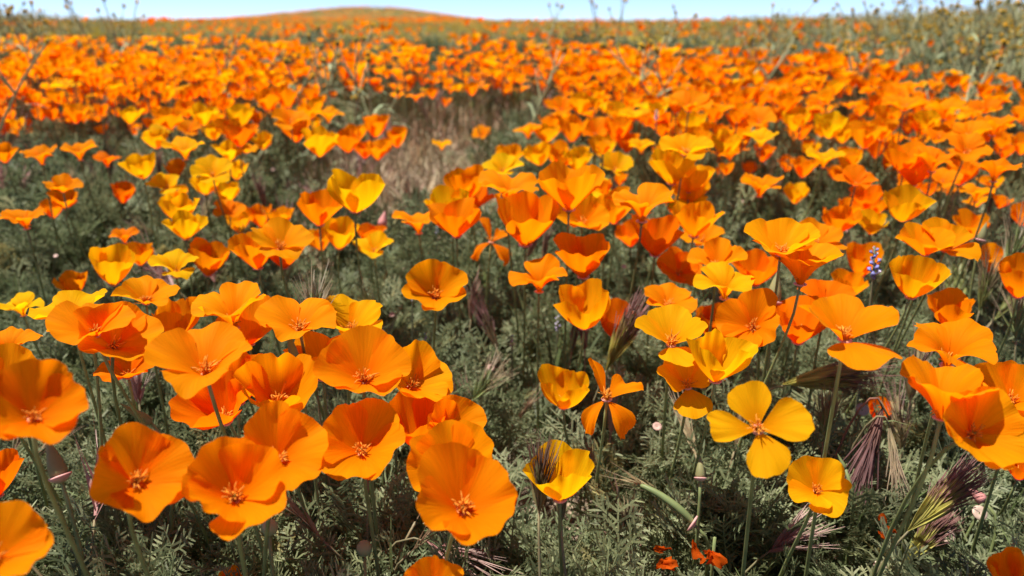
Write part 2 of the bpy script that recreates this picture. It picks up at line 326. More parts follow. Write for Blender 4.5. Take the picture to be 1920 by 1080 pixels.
def leaves():
    pts, rot, scl, idx = [], [], [], []
    def plants(npl, y0, y1, per, s0, s1, hmax, thr):
        x, y = wedge(npl, y0, y1); keep = RNG.uniform(0, 1, npl) > np.maximum(bare(x, y)*1.02, np.clip(vnoise(x, y, 7, 3)*1.4-thr, 0, .85)); x, y = x[keep], y[keep]
        for cx, cy in zip(x, y):
            ph = hmax*RNG.uniform(.6, 1.1); k = RNG.poisson(per)
            az = RNG.uniform(0, 6.28, k); rr = np.abs(RNG.normal(0, .035, k))*(s0/.06); hh = RNG.uniform(0, 1, k)**.8*ph*.62
            px, py = cx+np.cos(az)*rr, cy+np.sin(az)*rr
            el = np.radians(RNG.uniform(15, 80, k)); s = RNG.uniform(s0, s1, k)
            pts.append(np.stack([px, py, terrain(px, py)+hh], 1)); rot.append(np.stack([el, RNG.normal(0, .35, k), az-math.pi/2+RNG.normal(0, .5, k)], 1)); scl.append(s); idx.append(RNG.integers(0, 8, k))
    plants(600, .26, 1.15, 20, .046, .080, .150, .42)
    plants(1150, 1.15, 2.7, 13, .07, .12, .17, .40)
    plants(900, 2.7, 5.5, 9, .13, .20, .20, .5)
    scatter('poppy_foliage', LEAVES, np.concatenate(pts), np.concatenate(rot), np.concatenate(scl), np.concatenate(idx), 'mass of feathery grey-green poppy leaves covering the ground under the flowers', 'foliage')
    x, y = wedge(2600, .3, 4.2); k = RNG.uniform(0, 1, len(x)) > .35+.3*vnoise(x, y, 4, 9)-.35*(PX(x, y) < 620)*(y > .8)+.9*bare(x, y); x, y = x[k], y[k]; N = len(x)
    scatter('green_grass', GREENB, np.stack([x, y, terrain(x, y)-.004], 1), np.stack([RNG.normal(0, .15, N), RNG.normal(0, .15, N), RNG.uniform(0, 6.28, N)], 1), RNG.uniform(.08, .19, N), RNG.integers(0, 4, N), 'thin green grass blades growing between the poppy plants', 'grass')
    x, y = wedge(13000, .3, 3.8); k = RNG.uniform(0, 1, len(x)) < .07+.95*bare(x, y)+.3*(PX(x, y) < 420)*(y > 1.4)*(y < 2.4)+.25*np.clip(vnoise(x, y, 5, 17), 0, 1); x, y = x[k], y[k]; N = len(x)
    scatter('dry_grass', DRYB, np.stack([x, y, terrain(x, y)-.004], 1), np.stack([RNG.normal(0, .3, N), RNG.normal(0, .3, N), RNG.uniform(0, 6.28, N)], 1), RNG.uniform(.05, .13, N), RNG.integers(0, 6, N), 'dry straw and reddish grass on the bare path and between plants', 'grass')
    x, y = wedge(6000, .3, 3.8); k = RNG.uniform(0, 1, len(x)) < .35+bare(x, y); x, y = x[k], y[k]; N = len(x)
    scatter('ground_litter', LITTER, np.stack([x, y, terrain(x, y)], 1), np.stack([RNG.normal(0, .1, N), RNG.normal(0, .1, N), RNG.uniform(0, 6.28, N)], 1), RNG.uniform(.025, .06, N), RNG.integers(0, 4, N), 'dead stalks and small pebbles lying on the soil', 'litter')
leaves()
# ---------------------------------------------------------------- tall bristly yellow-tipped weeds (fiddleneck kind)
PALE = np.array([.42, .41, .22])
def coil(mb, p, d, size, r, nflow):
    """Curled flower head: a spiral of green buds with small yellow trumpets on its top."""
    d = unit(d); s = perp(d); s = unit(s*math.cos(r.uniform(0, 6))+np.cross(d, s)*math.sin(r.uniform(0, 6)))
    for k in range(9):
        a = k*.62; rad = size*(.65-.05*k); q = p + d*(math.sin(a)*rad*.7+size*.2) + s*((1-math.cos(a))*rad*.7)
        b = size*.30*(1-.05*k); c = np.array([.26, .25, .08])*r.uniform(.6, 1.2)
        A = np.array([(1, 0, 0), (0, 1, 0), (-1, 0, 0), (0, -1, 0), (0, 0, 1.2), (0, 0, -1.2)])*b+q
        mb.add(A, None, [(0, 1, 4), (1, 2, 4), (2, 3, 4), (3, 0, 4), (1, 0, 5), (2, 1, 5), (3, 2, 5), (0, 3, 5)], c)
        if k < nflow+1:
            o = unit(r.normal(0, 1, 3)+np.array([0, 0, .9])); e = q+o*size*.55; u1 = perp(o)*size*.34; u2 = np.cross(o, unit(u1))*size*.34
            mb.add(np.array([q, e+u1, e+u2, e-u1, e-u2]), None, [(0, 1, 2), (0, 2, 3), (0, 3, 4), (0, 4, 1)], np.array([.80, .48, .03])*r.uniform(.85, 1.1))
def bristle(mb, P, r, n, L, c):
    for k in range(n):
        i = r.integers(0, len(P)-1); p = P[i]+(P[i+1]-P[i])*r.uniform(); d = unit(r.normal(0, 1, 3)+np.array([0, 0, .4])); strip(mb, [p, p+d*L], [.0009, .0003], perp(d), c)
def tall_plant(top, lean, seed, detail=True):
    """Geometry of one plant, base at the origin: main stalk, side branches with coiled heads, narrow leaves."""
    r = np.random.default_rng(seed); top = np.asarray(top, float); h = top[2]
    stem = bez((0, 0, 0), (0, 0, h*.4), (top[0]*.35+r.normal(0, .012), top[1]*.35, h*.7), top, 9)
    parts = []
    m = MB(); tube(m, stem, np.linspace(.0038, .0018, 9), 5, PALE*r.uniform(.85, 1.1)); bristle(m, stem, r, 40 if detail else 0, .008, PALE*1.3); parts.append(('stem', m))
    m = MB(); coil(m, stem[-1], stem[-1]-stem[-2], .013, r, 4); parts.append(('flower_head', m))
    for k in range(r.integers(3, 6)):
        i = r.integers(4, 8); p = stem[i]; az = r.uniform(0, 6.28); L = r.uniform(.05, .12)*(1 if i < 7 else .6); d = np.array([math.cos(az)*.62, math.sin(az)*.62, .8])
        B = bez(p, p+d*L*.4, p+d*L*.8+np.array([0, 0, .01]), p+d*L+np.array([0, 0, .02]), 5)
        m = MB(); tube(m, B, np.linspace(.0023, .0014, 5), 4, PALE); bristle(m, B, r, 12 if detail else 0, .007, PALE*1.3); parts.append(('branch', m))
        m = MB(); coil(m, B[-1], B[-1]-B[-2], .011, r, r.integers(1, 5)); parts.append(('flower_head', m))
    for k in range(r.integers(4, 8)):
        i = r.integers(1, 7); p = stem[i]; az = r.uniform(0, 6.28); L = r.uniform(.05, .10); d = np.array([math.cos(az), math.sin(az), 0])
        B = bez(p, p+d*L*.3+np.array([0, 0, L*.35]), p+d*L*.7+np.array([0, 0, L*.45]), p+d*L+np.array([0, 0, L*.2]), 5)
        m = MB(); strip(m, B, [.004, .009, .010, .006, .001], perp(d), np.array([.30, .33, .18])*r.uniform(.8, 1.2)); parts.append(('leaf', m))
    return parts
def joined(parts, name, mat, link=False):
    mb = MB()
    for _, m in parts:
        off = mb.n
        mb.v += m.v; mb.c += m.c; mb.uv += m.uv; mb.f4 += [q+off for q in m.f4]; mb.f3 += [q+off for q in m.f3]; mb.m4 += m.m4; mb.m3 += m.m3; mb.n += m.n
    return mb.build(name, mat, link=link)
GRASS = [
((0.2947,0.5125,0.0999),(0.3195,0.5175,0.1277),'bushy',"yellow-green bristly grass head with an orange-brown base, lowest at bottom right"),
((0.2742,0.4788,0.1497),(0.3063,0.4825,0.1853),'bushy',"big bushy yellow-green grass head with dark purple awns at lower right"),
((0.2986,0.5870,0.1900),(0.2833,0.5688,0.1423),'nod',"dark purple grass head nodding down below the small red poppy at right"),
((0.3002,0.5747,0.1797),(0.3021,0.5553,0.1470),'nodstraw',"straw-coloured nodding grass head right beside the dark purple one"),
((0.2488,0.6771,0.1698),(0.3103,0.6593,0.1873),'bushy',"yellow-green grass head lying sideways under the big forward-petal poppy"),
((0.2684,0.6196,0.1399),(0.2757,0.6332,0.1723),'upright',"olive upright grass head right of the four-petalled cross poppy"),
((0.0899,0.7086,0.1699),(0.1154,0.7240,0.2175),'bushy',"bristly green grass head in front of the red-orange cup poppy"),
((-0.0162,0.8102,0.1500),(-0.0336,0.8254,0.1918),'purple',"purple-tipped grass head standing in the green gap below the lone bowl poppy"),
((-0.0402,0.7244,0.1297),(-0.0149,0.7388,0.1590),'fan',"loose fan-shaped green grass head right of the foreground cluster"),
((0.0168,0.4396,0.1897),(0.0178,0.4575,0.2189),'dark',"dark bristly grass head against the lower left of the golden fan poppy"),
((0.0325,0.4597,0.1698),(0.0329,0.4733,0.1909),'dark',"thin dark grass head under the golden fan poppy's base"),
((-0.1572,0.5949,0.2499),(-0.1558,0.6081,0.2865),'fan',"spreading dark grass tuft standing before the frilled golden poppy at left"),
((0.1958,0.5235,0.0999),(0.2269,0.5262,0.1217),'pink',"loose pink-purple grass spikelets low under the round golden-rimmed poppy"),
((0.0885,0.5267,0.1000),(0.0928,0.5408,0.1214),'upright',"short green grass head low at bottom, left of the fallen orange petals"),
((0.0663,0.8272,0.1399),(0.0711,0.8384,0.1697),'brown',"brown papery grass head under the golden-rimmed bowl in the green gap"),
((0.0786,0.8025,0.1500),(0.0760,0.8160,0.1842),'brown',"second brown grass head, touching the golden-rimmed bowl's stem on the right"),
((-0.0503,0.9139,0.1445),(-0.0465,0.9271,0.1823),'brown',"brownish grass head right below the lone bowl poppy in the gap"),
((-0.0634,0.5110,0.1197),(-0.0236,0.5022,0.1029),'pink',"reddish grass spikelets sprawling at the bottom edge below the big bowl poppy"),
((0.4872,0.7903,0.2000),(0.4955,0.8002,0.2463),'upright',"green bristly grass head just left of the right-edge cup poppy"),
((0.5164,0.8064,0.2398),(0.5320,0.8113,0.2974),'fan',"large spiky green grass head at the right edge"),
((-0.1703,1.3817,0.1701),(-0.1678,1.3931,0.2246),'upright',"green grass head alone on the bare path at centre"),
((0.0202,1.0476,0.1846),(0.0374,1.0593,0.2321),'brown',"brown grass tuft under the big ragged split poppy"),
((0.0427,1.0665,0.1762),(0.0484,1.0761,0.2131),'brown',"smaller brown grass tuft left of the smooth lone cone poppy"),
((-0.3665,1.1733,0.2241),(-0.3752,1.1792,0.2670),'brown',"brown grass head above the left-centre clump of poppies"),
((-0.6029,1.3617,0.2386),(-0.6002,1.3685,0.2730),'brown',"brown grass head right beside the tilted yellow bowl poppy"),
((0.4299,0.7437,0.1799),(0.4275,0.7615,0.2243),'upright',"pale green grass head between the cup and the flat spread poppy at right"),
((0.4931,0.7328,0.1899),(0.4976,0.7469,0.2375),'fan',"pale green grass head at the right edge above the right-edge bowl poppy"),
((-0.1103,0.5407,0.1498),(-0.1098,0.5548,0.1740),'dark',"dark grass head in shade between the shadowed split poppy and the big bowl"),
((-0.3439,0.6738,0.1498),(-0.3504,0.6854,0.1822),'pink',"reddish grass stalk head below the high stamen poppy at left"),
((-0.4205,0.6129,0.1598),(-0.4184,0.6260,0.1833),'dark',"dark grass head below the big bowl at the left edge"),
]
BUDS = [
((0.1409,0.5290,0.1596),(0.1418,0.5377,0.1749),'cap',"pointed olive bud with a pale pink rim below the cross-shaped poppy"),
((0.2394,0.6994,0.2400),(0.2443,0.7074,0.2703),'cap',"tall olive-pink pointed bud with a pink rim left of the crinkled-tip poppy"),
((0.1056,0.9575,0.2479),(0.1047,0.9642,0.2770),'cap',"pale tan pointed bud standing in front of a bowl poppy in the central row"),
((0.4894,0.8148,0.2699),(0.4938,0.8171,0.2899),'cap',"brown pointed bud on a thin stalk near the right edge clump"),
((-0.2696,0.5412,0.1999),(-0.2900,0.5394,0.2174),'hood',"green pointed bud lying slanted behind the facing pair of blooms at lower left"),
((-0.3061,0.4796,0.1899),(-0.3158,0.4884,0.2160),'cap',"green closed bud with pale rim under the big left-edge bowl poppy"),
((-0.1557,0.4432,0.1699),(-0.1569,0.4492,0.1793),'round',"round pale green bud low at the right of the facing pair of blooms"),
((-0.0998,0.4630,0.1396),(-0.1011,0.4694,0.1490),'round',"round green bud low at bottom between the facing pair and the big bowl"),
((0.1355,0.5149,0.1299),(0.0958,0.5370,0.1506),'pod',"long ribbed green seed pod on a pink disc left of the round golden poppy"),
((-0.3237,0.5682,0.2799),(-0.3308,0.5677,0.2902),'hood',"dark green bud tip before the flat golden poppy at left"),
((0.3685,0.5459,0.1300),(0.3588,0.5561,0.1360),'pink',"small pink fallen bud cap low near the right edge"),
((0.3340,0.5290,0.1098),(0.3334,0.5324,0.1142),'disc',"pale pink flower disc beside the bushy purple grass head"),
((0.3761,0.5606,0.1097),(0.3762,0.5642,0.1153),'disc',"pinkish flower disc below the fallen pink cap at right"),
((0.3197,0.6652,0.1497),(0.3193,0.6688,0.1566),'disc',"pale flower disc left of the small red poppy at right"),
((0.2800,0.5171,0.0898),(0.2820,0.5224,0.0983),'disc',"pale cream flower disc at the bottom edge near the orange grass base"),
((0.2973,0.6689,0.1998),(0.3018,0.6740,0.2173),'hood',"green slender bud under the big forward-petal poppy"),
((-0.1574,0.5412,0.2499),(-0.1640,0.5482,0.2722),'hood',"slender green bud in front of the half hidden poppy in the cluster"),
((0.2630,0.5601,0.1499),(0.2585,0.5679,0.1597),'hood',"green bud peeking behind the rim of the round golden-rimmed poppy"),
((-0.1819,1.0957,0.2182),(-0.1772,1.1014,0.2398),'pink',"small pink dry bud on the bare path right of the tall golden fan"),
]
LUPINES = [
((0.3200,0.6773,0.2700),(0.3196,0.6856,0.2984),"blue-violet lupine spike left of the large golden cup at right"),
((0.2563,1.4474,0.3252),(0.2556,1.4495,0.3454),"tiny violet lupine tip in the upper right band of poppies"),
((-0.1109,1.1524,0.1926),(-0.1100,1.1555,0.2048),"small blue lupine flowers left of the central row near the path"),
((-0.1003,0.8677,0.1312),(-0.0992,0.8737,0.1461),"pale lilac lupine in the green gap right of the foreground cluster"),
((0.0533,0.8833,0.1424),(0.0533,0.8899,0.1600),"pale lilac lupine beside the golden-rimmed bowl poppy in the gap"),
((-0.1189,0.9023,0.1737),(-0.1170,0.9059,0.1838),"tiny blue lupine under the lone bowl poppy"),
((0.0000,0.8582,0.1304),(0.0000,0.8643,0.1457),"dusty pink clover-like spike below the lone bowl poppy"),
]
TALL = [
((1.3076,2.2457,0.5656),12,"tall pale bristly stalk curving right at the far right, reaching highest into the sky"),
((1.2034,2.1903,0.5455),-6,"tall bristly stalk with dark curled tip near the right edge against the sky"),
((1.2995,2.4794,0.5394),8,"fine bristly stalk with yellow tip third from the right against the sky"),
((1.3491,2.6790,0.5315),-14,"bristly stalk leaning left with brown-yellow tips at upper right"),
((1.2560,2.6133,0.5364),4,"bristly stalk with a round dark tip at upper right"),
((1.1554,2.5494,0.5532),14,"bristly stalk with yellow tip reaching into the sky at upper right"),
((1.2568,2.9424,0.5331),-8,"shorter bristly stalk among the tall ones at upper right"),
((1.1780,3.0822,0.5283),10,"pale bristly stalk topped by several yellow-brown curls, right of centre"),
((0.9035,2.5431,0.5590),22,"long bristly stalk leaning right with paired dark tips above the skyline"),
((0.8495,2.7719,0.5497),-4,"upright bristly stalk with bright yellow tip right of centre"),
((0.7301,2.4953,0.4952),6,"dark-tipped bristly stalk standing over the upper right band"),
((0.6305,2.9326,0.5259),26,"slender bristly stalk slanting right over the upper band"),
((0.4205,3.1707,0.5785),6,"thin bristly stalk topping the skyline right of centre"),
((0.3177,3.3837,0.5771),-6,"thin bristly stalk touching the sky near centre-right"),
((0.1727,2.9942,0.5518),10,"bristly stalk with tiny yellow tips above the central skyline"),
((0.6932,2.0874,0.4347),18,"pale forked bristly stalk crossing the upper right poppies"),
((0.3091,1.9756,0.4395),-22,"pale bristly stalk leaning left across the upper central poppies"),
((0.2168,1.9376,0.4427),-30,"pale bent bristly stalk in the upper central poppies"),
((0.1271,1.9953,0.4294),16,"pale curved bristly stalk at the left start of the right band"),
((0.8571,2.1334,0.4180),-10,"bristly stalk with green-yellow tips over the right band"),
((1.0535,1.8149,0.4005),20,"thick pale bristly stalk standing before the right-edge thicket"),
((-0.3968,1.9602,0.4731),10,"tall pale stalk with yellow-green tip in the upper left-centre, leaning right"),
((-0.3462,1.8680,0.4531),4,"pale straight stalk just right of the leaning one in the upper left-centre"),
((-0.5178,2.1381,0.4570),-4,"pale stalk with yellow tip left of the leaning one in the upper left-centre"),
((-0.3059,1.7726,0.4154),-2,"short stalk with bright yellow flowers in the upper left-centre"),
((-0.7113,2.0810,0.4195),4,"short green stalk inside the upper left band"),
((-0.5232,1.9289,0.4050),-6,"short green stalk with dark tip at the right of the upper left band"),
((-1.2522,2.6144,0.5643),-4,"tall grey stalk with yellow tip rising into the sky at upper left"),
((-0.8474,1.5310,0.4579),26,"pale forked stalk leaning right at the left edge"),
((-1.4235,2.5257,0.5495),8,"grey stalk with wispy tip against the sky near the left corner"),
((-1.3896,2.6575,0.5625),-10,"grey branching stalk against the sky left of the yellow-tipped one"),
((-1.2896,2.9273,0.5675),12,"thin grey stalk right of the yellow-tipped one at upper left"),
((-1.3288,2.2345,0.5150),-8,"grey-green stalk at the top left edge"),
]
FALLEN = [
((0.2826,0.5188,0.1198),0.0156,"small crumpled orange petal caught in leaves right of the round golden-rimmed poppy"),
((0.1135,0.5005,0.1097),0.0260,"fallen orange petals on the soil left of the wilted poppy"),
]
WILTED = (0.1440,0.4890,0.1250)
DISCS = [
((-0.4889,1.5578,0.2038),-0.66,0.82,"tiny pale pink flower disc right of the low round golden bowl"),
((-0.4862,1.6307,0.2095),0.48,0.92,"tiny pale pink flower disc behind the tall golden fan, in the green gap"),
((-0.2575,1.1757,0.1744),-0.65,0.88,"tiny pale pink flower disc under the leaning golden cup"),
((-0.1442,0.9098,0.1542),-0.03,0.80,"tiny pale pink flower disc right of the frilled golden poppy"),
((0.4069,1.3982,0.1913),0.38,0.78,"tiny pale pink flower disc left of the small golden heart"),
((0.4958,1.4536,0.1958),-0.17,0.91,"tiny pale pink flower disc beside the small golden heart"),
((0.5287,1.6762,0.2131),-0.11,0.93,"tiny pale pink flower disc above the lone one in the right gap"),
((0.5260,1.2353,0.1789),0.38,1.04,"tiny pale pink flower disc below the dull orange bowl"),
((0.2052,0.7601,0.1497),-0.35,0.94,"tiny pale pink flower disc under the golden side-petal cone"),
((0.4335,0.7206,0.1499),0.31,0.84,"tiny pale pink flower disc behind the big side-on poppy"),
((-0.0896,1.0324,0.1636),-0.80,1.04,"tiny pale pink flower disc right of the lone bowl in the green gap"),
((0.1557,1.0731,0.1666),-0.32,0.84,"tiny pale pink flower disc right of the smooth lone cone"),
((-0.5823,1.1212,0.1702),0.63,0.93,"tiny pale pink flower disc touching the left of the golden-lipped cup"),
((0.1268,0.6318,0.1499),-0.05,0.98,"tiny pale pink flower disc under the hanging yellow petal poppy"),
((-0.0219,0.7601,0.1498),-0.75,0.96,"tiny pale pink flower disc right of the foreground cluster"),
((-0.6570,1.1166,0.1699),-0.20,0.78,"tiny pale pink flower disc in the dark grass near the left edge"),
]

for i, (top, lean, lab) in enumerate(TALL):
    top = np.array(top); h0 = .34; ln = math.radians(lean); hgt = top[2]-terrain(top[0], top[1]); bx = top[0]-math.tan(ln)*hgt; by = top[1]+.03; bz = float(terrain(bx, by))
    t = thing('bristly_weed', (bx, by, bz), lab, 'wildflower', 'tall bristly weeds with yellow curled tips')
    for nm, m in tall_plant(top-np.array([bx, by, bz]), lean, 300+i): m.build(nm, M_TALL, t)
TALLV = [joined(tall_plant(np.array([random.uniform(-.08, .08), random.uniform(-.08, .08), 1])*random.uniform(.30, .42), 0, 400+i, False), 'bristly_weed', M_TALL) for i in range(7)]
def thicket():
    x, y = wedge(17000, 1.9, 26, .80, .4, .2); px = PX(x, y)
    right = np.clip((px-1250)/400, 0, 1); edge = np.where(px > 1000, np.interp(px, [1000, 1500, 1650, 1920, 2400], [2.7, 2.6, 2.3, 1.8, 1.65]), np.interp(px, [-300, 60, 330, 620, 800, 1000], [2.0, 2.6, 4.2, 4.4, 3.6, 3.0]))
    k = y > edge*(1+.10*vnoise(x, y, 3, 21)); k &= RNG.uniform(0, 1, len(x)) < np.clip(.15+(y-edge)/2.2+.3*right, 0, 1)
    x, y = x[k], y[k]; N = len(x); px = PX(x, y)
    s = RNG.uniform(.75, 1.15, N)*np.interp(px, [0, 330, 800, 1200, 1500, 1920], [1.0, .70, .66, .72, .88, 1.08])
    scatter('bristly_weed_thicket', TALLV, np.stack([x, y, terrain(x, y)-.01], 1), np.stack([RNG.normal(0, .16, N), RNG.normal(0, .16, N), RNG.uniform(0, 6.28, N)], 1), s, RNG.integers(0, 7, N), 'pale olive thicket of bristly weeds with tiny yellow tips behind the poppies', 'weeds')
thicket()
# ---------------------------------------------------------------- poppies
TONE = dict(o=(.96, .275, .002), m=(.97, .325, .003), y=(.98, .47, .004), r=(.95, .22, .002))  # r mostly paints petal shade into the colour, y partly sunlit tops
STEMC = np.array([.19, .225, .085])
def tone_of(k, rng): c = np.array(TONE[k])*rng.uniform(.93, 1.05); c[1] *= rng.uniform(.9, 1.12); return np.minimum(c, .97)
def petal_mesh(G, uvv, nm, mat):
    mb = MB(); nr, nc = G.shape[0]-1, G.shape[1]-1; mb.add(G, grid_quads(nr, nc), uv=uvv); return mb.mesh(nm, mat)
def uv_grid(nu, nt): u, t = np.meshgrid(np.linspace(0, 1, nu+1), np.linspace(0, 1, nt+1)); return np.stack([u, t], -1)
def stem_curve(gp, base, ax, L, n=9): h = base[2]-gp[2]; return bez(gp, gp+np.array([0, 0, h*.45]), base-ax*min(h*.4, .06), base-ax*.002, n)
def stamens(mb, base, M, L, n, rng):
    for k in range(n):
        az = rng.uniform(0, 6.28); rr = rng.uniform(.01, .055)*L; ln = rng.uniform(.13, .24)*L; lean = rng.uniform(.05, .75)
        d = np.array([math.cos(az), math.sin(az), 0]); p0 = d*rr+np.array([0, 0, .02*L]); tip = p0+d*ln*lean+np.array([0, 0, ln]); cu = rng.normal(0, .05*L, 3)
        P = bez(p0, p0+np.array([0, 0, ln*.4]), p0+d*ln*lean*.5+np.array([0, 0, ln*.8]), tip+cu, 6)@M.T + base
        c0, c1 = np.array([.90, .27, .012]), np.array([.93, .36, .03])*rng.uniform(.75, 1.1)
        tube(mb, P, np.array([.007, .006, .007, .013, .014, .006])*L, 4, np.stack([c0, c0, c0, c1, c1, c1*.8]))
    tube(mb, (np.array([[0, 0, 0], [0, 0, .1], [0, 0, .2]])*L)@M.T+base, np.array([.03, .022, .006])*L, 6, (.55, .42, .08))
def poppy(row):
    x, y, z, L, tilt, az, form, tone, seed, wpx, lab = row
    rng = np.random.default_rng(seed+77); base = np.array([x, y, z]); M = axis_matrix(tilt, az); ax = M[:, 2]
    sz = (28, 20) if wpx > 88 else (18, 13) if wpx > 48 else (10, 8)
    grids = petal_grids(form, seed, *sz); uvv = uv_grid(*sz); tc = tone_of(tone, rng)
    off = -np.array([ax[0], ax[1]*.4, 0])*.05 + np.array([rng.normal(0, .014), .055+rng.normal(0, .015), 0]); gp = base+off; gp[2] = terrain(gp[0], gp[1])-.004
    cs = stem_curve(gp, base, ax, L)-gp; b = base-gp
    grp = 'orange poppies in bloom'
    if wpx < 31:
        mb = MB(); tube(mb, cs, .0013, 4, STEMC, mat=1)
        for G in grids: mb.add(L*G@M.T+b, grid_quads(sz[1], sz[0]), col=tc, uv=uvv)
        o = mb.build('poppy', [M_PETAL_FAR, M_STEM]); o.location = gp; tag(o, lab, 'poppy', grp); return
    t = thing('poppy', gp, lab, 'poppy', grp)
    mb = MB(); tube(mb, cs, np.linspace(.0015, .0011, 9), 7 if wpx > 88 else 5, STEMC*rng.uniform(.85, 1.2)); mb.build('stem', M_STEM, t)
    mb = MB(); R = .034/.03*L*.085
    prof = np.array([(0, -.10), (.045, -.05), (.075, .0), (.125, .012), (.13, .022), (.06, .03)])*L
    rc = np.stack([STEMC*.9]*2+[np.array([.45, .22, .12]), np.array([.60, .25, .22]), np.array([.66, .30, .27]), np.array([.7, .25, .05])])
    na = 14 if wpx > 88 else 8; th = np.arange(na+1)*2*math.pi/na
    V = np.stack([prof[:, 0, None]*np.cos(th), prof[:, 0, None]*np.sin(th), np.broadcast_to(prof[:, 1, None], (6, na+1))], -1).reshape(-1, 3)
    mb.add(V@M.T+b, grid_quads(5, na), col=np.repeat(rc, na+1, 0)); mb.build('flower_base', M_STEM, t)
    for G in grids:
        o = bpy.data.objects.new('petal', petal_mesh(L*G@M.T+b, uvv, 'petal', M_PETAL)); COL.objects.link(o); o.parent = t
        c = tc*rng.uniform(.97, 1.03); o.color = (c[0], c[1], c[2], 1)
    if wpx > 48 or form in ('bowl', 'open'):
        mb = MB(); stamens(mb, b, M, L, 36 if wpx > 88 else 10, rng); mb.build('stamens', M_STAMEN, t)
